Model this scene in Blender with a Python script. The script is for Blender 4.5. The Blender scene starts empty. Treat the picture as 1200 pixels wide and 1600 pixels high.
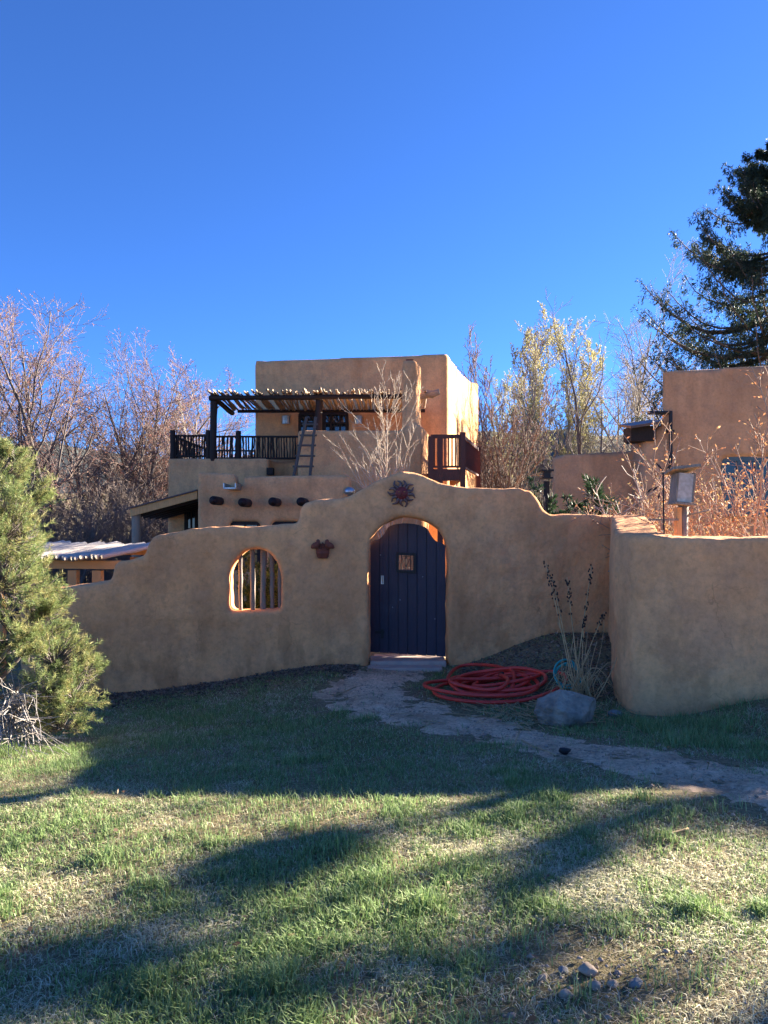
import bpy, bmesh, math, random
import numpy as np
from mathutils import Vector, Matrix, Quaternion

# ------------------------------------------------------------------ camera, sky, sun, exposure
sc = bpy.context.scene
F, HY, CZ = 1170.0, 830.0, 1.65            # focal length and horizon row of the 1200x1600 photograph, eye height
SUN_AZ, SUN_EL = math.radians(58.5), math.radians(17.0)   # azimuth measured from +Y (view direction) towards +X

cam_d = bpy.data.cameras.new('camera'); cam = bpy.data.objects.new('camera', cam_d)
sc.collection.objects.link(cam); sc.camera = cam
cam.location = (0, 0, CZ); cam.rotation_euler = (math.radians(90), 0, 0)
cam_d.sensor_fit = 'VERTICAL'; cam_d.sensor_height = 36; cam_d.lens = 36 * F / 1600
cam_d.shift_y = (HY - 800) / 1600
cam_d.clip_start = 0.05; cam_d.clip_end = 20000

w = bpy.data.worlds.new('World'); sc.world = w; w.use_nodes = True
nt = w.node_tree; nt.nodes.clear()
sky = nt.nodes.new('ShaderNodeTexSky'); sky.sky_type = 'NISHITA'; sky.sun_disc = False
sky.sun_elevation = SUN_EL; sky.sun_rotation = SUN_AZ
sky.altitude = 2100; sky.air_density = 1.0; sky.dust_density = 0.3; sky.ozone_density = 10.0
bg = nt.nodes.new('ShaderNodeBackground'); bg.inputs['Strength'].default_value = 0.05
wo = nt.nodes.new('ShaderNodeOutputWorld')
tint = nt.nodes.new('ShaderNodeMix'); tint.data_type = 'RGBA'; tint.blend_type = 'MULTIPLY'; tint.inputs[0].default_value = 1
tint.inputs[7].default_value = (1.06, .90, .94, 1)      # the whole sky a little more violet
nt.links.new(sky.outputs[0], tint.inputs[6]); nt.links.new(tint.outputs[2], bg.inputs[0]); nt.links.new(bg.outputs[0], wo.inputs[0])

sun_d = bpy.data.lights.new('sun', 'SUN'); sun_d.energy = 5.0; sun_d.angle = math.radians(0.53)
sun_d.color = (1.0, 0.90, 0.74)
sun = bpy.data.objects.new('sun', sun_d); sc.collection.objects.link(sun)
SDIR = Vector((math.sin(SUN_AZ) * math.cos(SUN_EL), math.cos(SUN_AZ) * math.cos(SUN_EL), math.sin(SUN_EL)))
sun.rotation_euler = SDIR.to_track_quat('Z', 'Y').to_euler(); sun.location = SDIR * 60

sc.view_settings.view_transform = 'Standard'; sc.view_settings.look = 'None'
sc.view_settings.exposure = 2.75; sc.view_settings.gamma = 1.0
sc.cycles.use_denoising = True
sc.cycles.max_bounces = 6; sc.cycles.diffuse_bounces = 4; sc.cycles.transparent_max_bounces = 6

# ------------------------------------------------------------------ helpers
R = random.Random(7)
RNG = np.random.default_rng(11)
def X(px, d): return (px - 600) / F * d
def Z(py, d): return CZ + (HY - py) / F * d
def P(px, py, d): return Vector((X(px, d), d, Z(py, d)))
def ss(a, b, x):
    t = np.clip((np.asarray(x, float) - a) / (b - a), 0, 1); return t * t * (3 - 2 * t)
def vnoise(x, y, s, seed=0):
    x = np.asarray(x, float) / s + seed * 17.3; y = np.asarray(y, float) / s + seed * 9.1
    xi = np.floor(x); yi = np.floor(y); fx = x - xi; fy = y - yi
    fx = fx * fx * (3 - 2 * fx); fy = fy * fy * (3 - 2 * fy)
    def h(a, b):
        v = np.sin(a * 127.1 + b * 311.7 + seed * 74.7) * 43758.5453; return v - np.floor(v)
    return (h(xi, yi) * (1 - fx) + h(xi + 1, yi) * fx) * (1 - fy) + (h(xi, yi + 1) * (1 - fx) + h(xi + 1, yi + 1) * fx) * fy

def gz(x, y):
    """height of the ground"""
    x = np.asarray(x, float); y = np.asarray(y, float)
    z = -0.20 * ss(4.3, 7.6, y) + .06 * ss(8.5, 10.2, y)
    z = z - 0.34 * ss(0.3, 3.8, -x) * ss(4.8, 9.5, y)
    z = z + 0.40 * ss(0.95, 2.5, x) * ss(7.3, 10.2, y) * (1 - ss(11, 14, y))
    z = z + 0.22 * ss(2.5, 4.0, x) * ss(5.6, 7.3, y)* (1 - ss(8.6, 10, y))
    z = z - .085 * np.exp(-((x - .33) / .75) ** 2 - ((y - 10.0) / .8) ** 2)
    z = z - 0.75 * ss(11, 24, y)
    z = z - 0.85 * ss(4.7, 7.0, -x) * ss(10, 13, y)
    z = z + 13 * ss(48, 190, y) + 30 * ss(190, 1500, y)
    near = 1 - ss(20, 60, np.hypot(x, y))
    z = z + near * (0.05 * (vnoise(x, y, 1.1, 3) - .5) + 0.02 * (vnoise(x, y, .35, 5) - .5))
    return z
def G(x, y): return float(gz(x, y))

col = sc.collection
def link(o): col.objects.link(o); return o
def tag(o, label=None, cat=None, group=None, kind=None):
    if label: o['label'] = label
    if cat: o['category'] = cat
    if group: o['group'] = group
    if kind: o['kind'] = kind
    return o
def thing(name, label, cat, loc=(0, 0, 0), group=None):
    o = bpy.data.objects.new(name, None); o.empty_display_size = .2
    o.location = loc; link(o); return tag(o, label, cat, group)
def put(o, parent):
    if parent is not None:
        o.parent = parent
        m = Matrix.Identity(4); p = parent
        while p is not None:
            m = p.matrix_basis.to_4x4() if p.parent is None else (p.matrix_parent_inverse @ p.matrix_basis)
            if p.parent is None: break
            # parts keep identity world transforms relative to their root
            p = p.parent
        root = p
        o.matrix_parent_inverse = (Matrix.Translation(root.location).inverted() if parent is root else parent.matrix_basis.inverted())
    return o
def mesh_np(name, v, f, mat=None, parent=None, smooth=False, colors=None, world=True):
    me = bpy.data.meshes.new(name)
    v = np.asarray(v, np.float32); f = np.asarray(f, np.int32); k = f.shape[1]
    me.vertices.add(len(v)); me.vertices.foreach_set('co', v.ravel())
    me.loops.add(f.size); me.loops.foreach_set('vertex_index', f.ravel())
    me.polygons.add(len(f)); me.polygons.foreach_set('loop_start', np.arange(0, f.size, k, dtype=np.int32))
    try: me.polygons.foreach_set('loop_total', np.full(len(f), k, np.int32))
    except Exception: pass
    if smooth: me.polygons.foreach_set('use_smooth', np.ones(len(f), bool))
    me.update(calc_edges=True)
    if colors is not None:
        a = me.color_attributes.new('tint', 'FLOAT_COLOR', 'POINT')
        c = np.ones((len(v), 4), np.float32); c[:, :3] = colors; a.data.foreach_set('color', c.ravel())
    if mat: me.materials.append(mat)
    o = link(bpy.data.objects.new(name, me))
    if name in ('twigs', 'buds', 'leaves', 'needles', 'crown', 'dead_twigs'): o['kind'] = 'stuff'
    if parent is not None:
        if world: put(o, parent)
        else: o.parent = parent
    return o

class MB:
    """collects shapes for ONE mesh"""
    def __init__(s): s.v = []; s.f = []
    def add(s, vs, fs):
        b = len(s.v); s.v += [tuple(p) for p in vs]; s.f += [tuple(i + b for i in q) for q in fs]; return s
    def box(s, c, size, rot=None):
        hx, hy, hz = (q / 2 for q in size)
        vs = [Vector((x * hx, y * hy, z * hz)) for x in (-1, 1) for y in (-1, 1) for z in (-1, 1)]
        if rot is not None: vs = [rot @ q for q in vs]
        c = Vector(c)
        return s.add([q + c for q in vs], [(0, 1, 3, 2), (4, 6, 7, 5), (0, 4, 5, 1), (2, 3, 7, 6), (0, 2, 6, 4), (1, 5, 7, 3)])
    def tube(s, pts, rad, n=8, cap=True):
        pts = [Vector(p) for p in pts]
        if not hasattr(rad, '__len__'): rad = [rad] * len(pts)
        rings = []; u = None
        for i, p in enumerate(pts):
            t = (pts[min(i + 1, len(pts) - 1)] - pts[max(i - 1, 0)])
            t = t.normalized() if t.length > 1e-9 else Vector((0, 0, 1))
            if u is None:
                u = t.orthogonal().normalized()
            else:
                u = (u - t * u.dot(t)); u = u.normalized() if u.length > 1e-6 else t.orthogonal().normalized()
            wv = t.cross(u)
            rings.append([p + (u * math.cos(2 * math.pi * k / n) + wv * math.sin(2 * math.pi * k / n)) * rad[i] for k in range(n)])
        vs = [q for r in rings for q in r]; fs = []
        for i in range(len(pts) - 1):
            for k in range(n):
                fs.append((i * n + k, i * n + (k + 1) % n, (i + 1) * n + (k + 1) % n, (i + 1) * n + k))
        if cap: fs.append(tuple(range(n))[::-1]); fs.append(tuple(range((len(pts) - 1) * n, len(pts) * n)))
        return s.add(vs, fs)
    def prism_xz(s, poly, y0, y1):
        n = len(poly)
        vs = [(x, y0, z) for x, z in poly] + [(x, y1, z) for x, z in poly]
        return s.add(vs, [tuple(range(n)), tuple(range(2 * n - 1, n - 1, -1))] + [((k + 1) % n, k, n + k, n + (k + 1) % n) for k in range(n)])
    def prism_xy(s, poly, z0, z1):
        n = len(poly)
        zz = z1 if hasattr(z1, '__len__') else [z1] * n
        vs = [(x, y, z0) for x, y in poly] + [(poly[k][0], poly[k][1], zz[k]) for k in range(n)]
        return s.add(vs, [tuple(range(n - 1, -1, -1)), tuple(range(n, 2 * n))] + [(k, (k + 1) % n, n + (k + 1) % n, n + k) for k in range(n)])
    def ball(s, c, r, nu=12, nv=8, rot=None, jit=0, rnd=None):
        c = Vector(c); r = Vector(r) if hasattr(r, '__len__') else Vector((r, r, r))
        vs = []
        for j in range(1, nv):
            th = math.pi * j / nv
            for i in range(nu):
                ph = 2 * math.pi * i / nu
                q = Vector((math.sin(th) * math.cos(ph) * r.x, math.sin(th) * math.sin(ph) * r.y, math.cos(th) * r.z))
                if jit: q *= 1 + rnd.uniform(-jit, jit)
                vs.append(rot @ q if rot else q)
        top = Vector((0, 0, r.z)); bot = Vector((0, 0, -r.z))
        vs += [rot @ top if rot else top, rot @ bot if rot else bot]
        a = len(vs) - 2; fs = []
        for j in range(nv - 2):
            for i in range(nu): fs.append((j * nu + i, (j + 1) * nu + i, (j + 1) * nu + (i + 1) % nu, j * nu + (i + 1) % nu))
        for i in range(nu):
            fs.append((a, i, (i + 1) % nu)); fs.append((a + 1, (nv - 2) * nu + (i + 1) % nu, (nv - 2) * nu + i))
        return s.add([q + c for q in vs], fs)
    def build(s, name, mat, parent=None, smooth=False, bevel=0, local=False):
        me = bpy.data.meshes.new(name); me.from_pydata(s.v, [], s.f)
        bm = bmesh.new(); bm.from_mesh(me)
        if bevel:
            bmesh.ops.bevel(bm, geom=[e for e in bm.edges if e.is_manifold and e.calc_face_angle(0) > .6], offset=bevel, segments=2, affect='EDGES', profile=.6)
        bmesh.ops.recalc_face_normals(bm, faces=bm.faces)
        if smooth:
            for f in bm.faces: f.smooth = True
        bm.to_mesh(me); bm.free()
        if mat: me.materials.append(mat)
        o = link(bpy.data.objects.new(name, me))
        if parent is not None:
            if local: o.parent = parent
            else: put(o, parent)
        return o

_unit = {}
def unit_stick(mat, sides=7, knobby=0.0, seed=0):
    """a unit stick from z=0 to z=1, radius 1, shared by all alike pieces"""
    key = (mat.name, sides, knobby, seed)
    if key not in _unit:
        r = random.Random(seed + 3); b = MB()
        n = 6 if knobby else 1
        pts = [(r.uniform(-1, 1) * knobby * 1.6 * (0 < i < n), r.uniform(-1, 1) * knobby * 1.6 * (0 < i < n), i / n) for i in range(n + 1)]
        vs = []; fs = []
        for p in pts:
            q = 1 + r.uniform(-knobby, knobby)
            vs += [(p[0] + q * math.cos(2 * math.pi * k / sides), p[1] + q * math.sin(2 * math.pi * k / sides), p[2]) for k in range(sides)]
        for i in range(n):
            for k in range(sides): fs.append((i * sides + k, i * sides + (k + 1) % sides, (i + 1) * sides + (k + 1) % sides, (i + 1) * sides + k))
        fs += [tuple(range(sides)), tuple(range(n * sides, (n + 1) * sides))]
        b.add(vs, fs)
        o = b.build('stick', mat, smooth=bool(knobby)); me = o.data; bpy.data.objects.remove(o); _unit[key] = me
    return _unit[key]
def unit_box(mat):
    key = (mat.name, 'box')
    if key not in _unit:
        o = MB().box((0, 0, .5), (2, 2, 1)).build('bar', mat, bevel=.0); me = o.data; bpy.data.objects.remove(o); _unit[key] = me
    return _unit[key]
def stick(name, me, p0, p1, r, parent, r2=None, roll=0):
    p0 = Vector(p0); p1 = Vector(p1); d = p1 - p0
    o = link(bpy.data.objects.new(name, me))
    q = d.to_track_quat('Z', 'Y') @ Quaternion((0, 0, 1), roll)
    o.matrix_basis = Matrix.LocRotScale(p0, q, Vector((r, r2 or r, d.length)))
    put(o, parent); return o

# ------------------------------------------------------------------ materials
def mat_base(name):
    m = bpy.data.materials.new(name); m.use_nodes = True
    t = m.node_tree; b = t.nodes['Principled BSDF']
    return m, t, b
def N(t, kind, **kw):
    n = t.nodes.new(kind)
    for k, v in kw.items():
        if k in n.inputs: n.inputs[k].default_value = v
        else: setattr(n, k, v)
    return n
def noise(t, scale, detail=4, rough=.55, stretch=None, obj=True):
    tc = N(t, 'ShaderNodeTexCoord'); src = tc.outputs['Object']
    if stretch:
        mp = N(t, 'ShaderNodeMapping'); mp.inputs['Scale'].default_value = stretch
        t.links.new(src, mp.inputs[0]); src = mp.outputs[0]
    n = N(t, 'ShaderNodeTexNoise'); n.inputs['Scale'].default_value = scale
    n.inputs['Detail'].default_value = detail; n.inputs['Roughness'].default_value = rough
    t.links.new(src, n.inputs['Vector']); return n
def ramp(t, src, stops):
    r = N(t, 'ShaderNodeValToRGB'); e = r.color_ramp.elements
    while len(e) > len(stops): e.remove(e[-1])
    while len(e) < len(stops): e.new(.5)
    for k, (p, c) in enumerate(stops):
        e[k].position = p; e[k].color = (*c, 1) if len(c) == 3 else c
    t.links.new(src, r.inputs[0]); return r
def mixc(t, a, b, fac, mode='MIX'):
    m = N(t, 'ShaderNodeMix', data_type='RGBA', blend_type=mode)
    for sock, v in ((m.inputs[0], fac), (m.inputs[6], a), (m.inputs[7], b)):
        if hasattr(v, 'is_linked') or hasattr(v, 'links'): t.links.new(v, sock)
        else: sock.default_value = v if not hasattr(v, '__len__') else (*v, 1)
    return m.outputs[2]
def bump(t, b, pairs):
    prev = None
    for src, strength, dist in pairs:
        n = N(t, 'ShaderNodeBump'); n.inputs['Strength'].default_value = strength; n.inputs['Distance'].default_value = dist
        t.links.new(src, n.inputs['Height'])
        if prev: t.links.new(prev, n.inputs['Normal'])
        prev = n.outputs[0]
    t.links.new(prev, b.inputs['Normal'])
def simple(name, c1, c2=None, scale=8, rough=.8, bumps=.3, bscale=40, dist=.01, metal=0, stretch=None, spec=.3):
    m, t, b = mat_base(name)
    c2 = c2 or tuple(q * .75 for q in c1)
    n = noise(t, scale, 5, stretch=stretch)
    r = ramp(t, n.outputs[0], [(.32, c1), (.68, c2)])
    t.links.new(r.outputs[0], b.inputs['Base Color'])
    b.inputs['Roughness'].default_value = rough; b.inputs['Metallic'].default_value = metal
    b.inputs['Specular IOR Level'].default_value = spec
    if bumps:
        n2 = noise(t, bscale, 4, stretch=stretch); bump(t, b, [(n2.outputs[0], bumps, dist)])
    return m
def adobe_mat(name, c=(.89, .43, .19), damp=False):
    m, t, b = mat_base(name)
    big = noise(t, .9, 5, .6); mid = noise(t, 3.2, 6, .65); streak = noise(t, 2.2, 5, .6, (1, 1, .22)); fine = noise(t, 90, 3)
    l = tuple(min(1, q * 1.16) for q in c); d = (c[0] * .76, c[1] * .72, c[2] * .70)
    r1 = ramp(t, big.outputs[0], [(.3, d), (.5, c), (.72, l)])
    grey = (c[0] * .84, c[1] * .86, c[2] * .92)
    r2 = ramp(t, mid.outputs[0], [(.44, (0, 0, 0)), (.62, (1, 1, 1))])
    k = mixc(t, r1.outputs[0], grey, r2.outputs[0])
    r3 = ramp(t, streak.outputs[0], [(.3, (.72, .70, .69)), (.55, (1, 1, 1))])
    k = mixc(t, k, r3.outputs[0], .75, 'MULTIPLY')
    gr = ramp(t, noise(t, 16, 8, .75).outputs[0], [(.3, (.74, .73, .72)), (.5, (.97, .97, .97)), (.7, (1.1, 1.1, 1.1))]); k = mixc(t, k, gr.outputs[0], .8, 'MULTIPLY')
    if damp:     # splash stains near the foot of the wall
        tc = N(t, 'ShaderNodeTexCoord'); sp = N(t, 'ShaderNodeSeparateXYZ'); t.links.new(tc.outputs['Object'], sp.inputs[0])
        mr = N(t, 'ShaderNodeMapRange'); t.links.new(sp.outputs[2], mr.inputs[0])
        mr.inputs[1].default_value = 1.1; mr.inputs[2].default_value = -.1
        st = noise(t, 2.6, 4, .6, (1, 1, .45)); rr = ramp(t, st.outputs[0], [(.5, (0, 0, 0)), (.62, (1, 1, 1))])
        mu = N(t, 'ShaderNodeMath', operation='MULTIPLY'); t.links.new(mr.outputs[0], mu.inputs[0]); t.links.new(rr.outputs[0], mu.inputs[1])
        mu2 = N(t, 'ShaderNodeMath', operation='MULTIPLY'); t.links.new(mu.outputs[0], mu2.inputs[0]); mu2.inputs[1].default_value = .6
        k = mixc(t, k, (c[0] * .5, c[1] * .47, c[2] * .45), mu2.outputs[0])
    tc2 = N(t, 'ShaderNodeTexCoord'); wn = noise(t, 2.5, 4, .6)
    ad = N(t, 'ShaderNodeMix', data_type='RGBA', blend_type='ADD'); ad.inputs[0].default_value = .5
    t.links.new(tc2.outputs['Object'], ad.inputs[6]); t.links.new(wn.outputs[1], ad.inputs[7])
    vo = N(t, 'ShaderNodeTexVoronoi', feature='DISTANCE_TO_EDGE'); vo.inputs['Scale'].default_value = .9; t.links.new(ad.outputs[2], vo.inputs['Vector'])
    ck = ramp(t, vo.outputs['Distance'], [(.0, (1, 1, 1)), (.006, (0, 0, 0))])
    mk = ramp(t, noise(t, 1.3, 3).outputs[0], [(.52, (0, 0, 0)), (.62, (.55, .55, .55))])
    k = mixc(t, k, (c[0] * .45, c[1] * .42, c[2] * .42), mixc(t, ck.outputs[0], mk.outputs[0], 1.0, 'MULTIPLY'))
    t.links.new(k, b.inputs['Base Color'])
    b.inputs['Roughness'].default_value = .95; b.inputs['Specular IOR Level'].default_value = .15
    tr = noise(t, 9, 5, .6)
    bump(t, b, [(tr.outputs[0], .6, .04), (fine.outputs[0], .6, .007)])
    return m
def leaf_mat(name, trans=.3, rough=.6):
    """colour from the per-leaf tint, part of the light passes through"""
    m, t, b = mat_base(name)
    a = N(t, 'ShaderNodeAttribute', attribute_name='tint')
    t.links.new(a.outputs['Color'], b.inputs['Base Color']); b.inputs['Roughness'].default_value = rough
    b.inputs['Specular IOR Level'].default_value = .25
    tr = N(t, 'ShaderNodeBsdfTranslucent'); t.links.new(a.outputs['Color'], tr.inputs[0])
    mx = N(t, 'ShaderNodeMixShader'); mx.inputs[0].default_value = trans
    t.links.new(b.outputs[0], mx.inputs[1]); t.links.new(tr.outputs[0], mx.inputs[2])
    t.links.new(mx.outputs[0], t.nodes['Material Output'].inputs[0])
    return m

M = {}
M['adobe'] = adobe_mat('adobe_plaster', damp=True)
M['adobe_house'] = adobe_mat('adobe_house_plaster', (.77, .395, .18))
M['adobe_neighbour'] = adobe_mat('adobe_neighbour_plaster', (.60, .315, .165))
M['blue_paint'] = simple('indigo_paint', (.027, .028, .055), (.020, .021, .042), 14, .6, .35, 30, .004, stretch=(6, 6, .6))
m, t, b = mat_base('indigo_paint'); gn = noise(t, 14, 5, .6, (8, 8, .6)); ch = noise(t, 60, 5, .7, (1.4, 1.4, .7)); sc_ = noise(t, 3, 4)
k = ramp(t, gn.outputs[0], [(.3, (.015, .011, .028)), (.7, (.028, .021, .048))]).outputs[0]
k = mixc(t, k, (.05, .042, .06), ramp(t, sc_.outputs[0], [(.55, (0, 0, 0)), (.8, (.5, .5, .5))]).outputs[0])
k = mixc(t, k, (.34, .29, .25), ramp(t, ch.outputs[0], [(.735, (0, 0, 0)), (.75, (1, 1, 1))]).outputs[0])
t.links.new(k, b.inputs['Base Color']); b.inputs['Roughness'].default_value = .55; bump(t, b, [(gn.outputs[0], .6, .006)]); M['blue_paint'] = m
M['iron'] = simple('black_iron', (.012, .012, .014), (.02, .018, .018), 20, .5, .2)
M['rust'] = simple('rusty_tin', (.12, .055, .05), (.20, .13, .115), 14, .45, .3, metal=.3)
M['redclay'] = simple('dark_red_glaze', (.20, .028, .026), (.13, .02, .02), 25, .5, .2)
M['terracotta'] = simple('terracotta', (.24, .068, .04), (.16, .046, .028), 20, .75, .3)
M['goldeye'] = simple('gold_paint', (.45, .2, .04), None, 20, .5, 0)
M['darkwood'] = simple('dark_stained_wood', (.030, .018, .014), (.018, .011, .009), 10, .7, .4, 30, stretch=(5, 5, 1))
M['redwood'] = simple('red_stained_wood', (.16, .055, .035), (.10, .035, .022), 9, .65, .4, 30, stretch=(5, 5, 1))
M['greywood'] = simple('weathered_wood', (.38, .30, .225), (.22, .165, .12), 8, .85, .5, 35, stretch=(7, 7, .8))
M['polewood'] = simple('peeled_pole_wood', (.34, .28, .23), (.20, .16, .13), 9, .85, .5, 35, stretch=(6, 6, .8))
M['newwood'] = simple('fresh_timber', (.72, .38, .15), (.56, .28, .10), 7, .7, .3, 30, stretch=(7, 7, .8))
M['latilla'] = simple('bleached_sticks', (.62, .54, .46), (.42, .35, .29), 12, .85, .5, 30)
M['darklatilla'] = simple('weathered_sticks', (.46, .36, .27), (.22, .16, .12), 12, .85, .5, 30)
M['darkladder'] = simple('dark_pole_wood', (.14, .11, .09), (.08, .06, .05), 9, .85, .4, 30)
M['viga'] = simple('viga_stain', (.055, .025, .022), (.035, .016, .015), 12, .7, .4, 25)
M['galv'] = simple('galvanised_tin', (.50, .52, .54), (.30, .32, .34), 9, .35, .2, metal=.9)
M['brownmetal'] = simple('brown_sheet_metal', (.12, .085, .085), (.09, .06, .062), 9, .45, .1, metal=.4)
M['bluetrim'] = simple('blue_green_trim', (.085, .135, .16), (.06, .10, .12), 9, .6, .3)
M['hose'] = simple('red_rubber', (.78, .050, .030), (.60, .038, .026), 18, .42, .15, 90, .002, spec=.5)
M['teal'] = simple('teal_rubber', (.04, .33, .30), None, 18, .45, .1)
M['boulder'] = simple('grey_boulder', (.42, .335, .255), (.17, .135, .105), 7, .9, 1.0, 16, .05)
M['stone'] = simple('pale_stone', (.46, .35, .255), (.27, .195, .14), 25, .85, .5, 60)
M['bluestone'] = simple('blue_grey_stone', (.26, .24, .22), (.16, .15, .14), 25, .8, .5, 60)
M['slab'] = simple('threshold_stone', (.55, .40, .31), (.40, .31, .26), 7, .85, .5, 30)
M['straw'] = simple('dry_straw', (.60, .40, .20), (.38, .24, .12), 14, .8, .2)
M['seed'] = simple('dry_seed_head', (.045, .03, .025), None, 20, .9, .3)
M['aspenbark'] = simple('pale_aspen_bark', (.50, .41, .31), (.34, .26, .19), 9, .8, .3)
M['greybark'] = simple('grey_bark', (.17, .14, .125), (.10, .08, .075), 5, .9, .6, 14, .03)
M['palebark'] = simple('pale_cottonwood_bark', (.46, .40, .33), (.30, .26, .21), 5, .9, .5, 14, .03)
M['twig'] = simple('brown_twigs', (.21, .165, .14), (.13, .10, .09), 5, .9, .3)
M['paletwig'] = simple('pale_twigs', (.29, .215, .185), (.16, .115, .10), 5, .9, 0)
M['shrubtwig'] = simple('golden_twigs', (.42, .30, .22), (.26, .155, .11), 6, .85, .3)
M['deadwood'] = simple('silver_dead_wood', (.46, .42, .38), (.30, .26, .23), 9, .9, .5)
M['leaf'] = leaf_mat('leaves', .35)
M['needle'] = leaf_mat('needles', .30)
M['grass'] = leaf_mat('grass_blades', .34)
m, t, b = mat_base('window_glass'); b.inputs['Base Color'].default_value = (.02, .025, .03, 1)
b.inputs['Roughness'].default_value = .04; b.inputs['Specular IOR Level'].default_value = .9; M['glass'] = m
m, t, b = mat_base('feeder_panel'); b.inputs['Base Color'].default_value = (.62, .56, .50, 1); b.inputs['Roughness'].default_value = .25
n = noise(t, 20, 4); r = ramp(t, n.outputs[0], [(.3, (.66, .55, .44)), (.7, (.42, .33, .25))]); t.links.new(r.outputs[0], b.inputs['Base Color']); M['panel'] = m

# ground: soil, thatch and stones underneath the blades
m, t, b = mat_base('lawn_soil')
n1 = noise(t, .9, 6, .65); n2 = noise(t, 28, 6, .7); n3 = noise(t, 140, 3)
k = ramp(t, n1.outputs[0], [(.35, (.20, .17, .09)), (.52, (.28, .235, .14)), (.68, (.24, .175, .12))]).outputs[0]
k2 = ramp(t, n2.outputs[0], [(.35, (.45, .45, .42)), (.65, (1.25, 1.2, 1.1))]).outputs[0]
k = mixc(t, k, k2, 1.0, 'MULTIPLY'); t.links.new(k, b.inputs['Base Color']); b.inputs['Roughness'].default_value = .95
b.inputs['Specular IOR Level'].default_value = .1
bump(t, b, [(n2.outputs[0], .8, .03), (n3.outputs[0], .6, .008)]); M['soil'] = m
m, t, b = mat_base('path_grit')
n1 = noise(t, 2.4, 7, .7); n2 = noise(t, 26, 8, .8); n3 = noise(t, 170, 3)
k = ramp(t, n1.outputs[0], [(.34, (.42, .29, .185)), (.5, (.64, .46, .30)), (.68, (.78, .57, .385))]).outputs[0]
k2 = ramp(t, n2.outputs[0], [(.32, (.45, .45, .45)), (.5, (.95, .95, .95)), (.72, (1.5, 1.45, 1.4))]).outputs[0]
k = mixc(t, k, k2, 1.0, 'MULTIPLY'); t.links.new(k, b.inputs['Base Color']); b.inputs['Roughness'].default_value = .95
b.inputs['Specular IOR Level'].default_value = .1
bump(t, b, [(n2.outputs[0], .9, .02), (n3.outputs[0], .6, .006)]); M['grit'] = m
M['forest'] = simple('forested_slope', (.06, .075, .07), (.10, .105, .09), .004, .95, 0)

# ------------------------------------------------------------------ ground, path, hills
def axis(lo, hi, fine_lo, fine_hi, step):
    a = list(np.arange(fine_lo, fine_hi + 1e-6, step)); s = step
    while a[-1] < hi: s *= 1.16; a.append(a[-1] + s)
    s = step
    while a[0] > lo: s *= 1.16; a.insert(0, a[0] - s)
    return np.array(a)
gx = axis(-4000, 4000, -5, 5, .09); gy = axis(-30, 6000, 1.2, 11, .09)
xx, yy = np.meshgrid(gx, gy)
vv = np.stack([xx, yy, gz(xx, yy)], -1).reshape(-1, 3)
nx, ny = len(gx), len(gy)
ii = (np.arange(ny - 1)[:, None] * nx + np.arange(nx - 1)[None]).ravel()
ground = mesh_np('ground', vv, np.stack([ii, ii + 1, ii + 1 + nx, ii + nx], 1), M['soil'], smooth=True)
tag(ground, kind='structure')

def ground_at(px, py):
    d = 5.
    for _ in range(60): d = .5 * d + .5 * (CZ - G(X(px, d), d)) * F / (py - HY)
    return X(px, d), d
PATH = np.array([(0.36, 10.9), (0.34, 10.2)] + [ground_at(*q) for q in ((606, 1052), (575, 1075), (585, 1098), (650, 1118), (760, 1142), (890, 1168), (1040, 1196), (1180, 1238))] + [(3.3, 4.1), (4.6, 3.5), (7, 2.8)])
PW = np.array([.52, .50, .54, .60, .58, .52, .46, .44, .46, .48, .5, .5, .5])
def path_dense():
    t = np.linspace(0, len(PATH) - 1, 260); i = np.arange(len(PATH))
    # smooth by repeated averaging of the linear interpolation
    p = np.stack([np.interp(t, i, PATH[:, 0]), np.interp(t, i, PATH[:, 1])], 1); w_ = np.interp(t, i, PW)
    for _ in range(30): p[1:-1] = (p[:-2] + p[1:-1] * 2 + p[2:]) / 4
    return p, w_
PD, PWD = path_dense()
def path_dist(x, y):
    """signed distance past the path edge (negative on the path)"""
    x = np.asarray(x, float).ravel(); y = np.asarray(y, float).ravel(); out = np.empty(len(x))
    for a in range(0, len(x), 20000):
        d = np.hypot(x[a:a + 20000, None] - PD[None, :, 0], y[a:a + 20000, None] - PD[None, :, 1]) - PWD[None]
        out[a:a + 20000] = d.min(1)
    return out
tang = np.gradient(PD, axis=0); tang /= np.linalg.norm(tang, axis=1, keepdims=True); nrm = np.stack([-tang[:, 1], tang[:, 0]], 1)
K = 45; u = np.linspace(-1, 1, K)
edge = 1.08 + .55 * (vnoise(np.arange(260), np.zeros(260), 8, 2) - .5) + .3 * (vnoise(np.arange(260), np.zeros(260), 2.3, 12) - .5)
edge2 = 1.08 + .55 * (vnoise(np.arange(260), np.zeros(260), 8, 8) - .5) + .3 * (vnoise(np.arange(260), np.zeros(260), 2.3, 18) - .5)
ww = np.where(u[None] < 0, edge[:, None], edge2[:, None]) * PWD[:, None] * u[None]
px_ = PD[:, 0:1] + nrm[:, 0:1] * ww; py_ = PD[:, 1:2] + nrm[:, 1:2] * ww
ww = ww * 1.3; px_ = PD[:, 0:1] + nrm[:, 0:1] * ww; py_ = PD[:, 1:2] + nrm[:, 1:2] * ww
pz_ = gz(px_, py_) + .012 - .050 * np.abs(u[None]) ** 2.5 + .024 * (vnoise(px_, py_, .16, 81) - .5) + .016 * (vnoise(px_, py_, .05, 82) - .5)
ii = (np.arange(259)[:, None] * K + np.arange(K - 1)[None]).ravel()
path = mesh_np('path', np.stack([px_, py_, pz_], -1).reshape(-1, 3), np.stack([ii, ii + K, ii + K + 1, ii + 1], 1), M['grit'], smooth=True)
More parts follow.
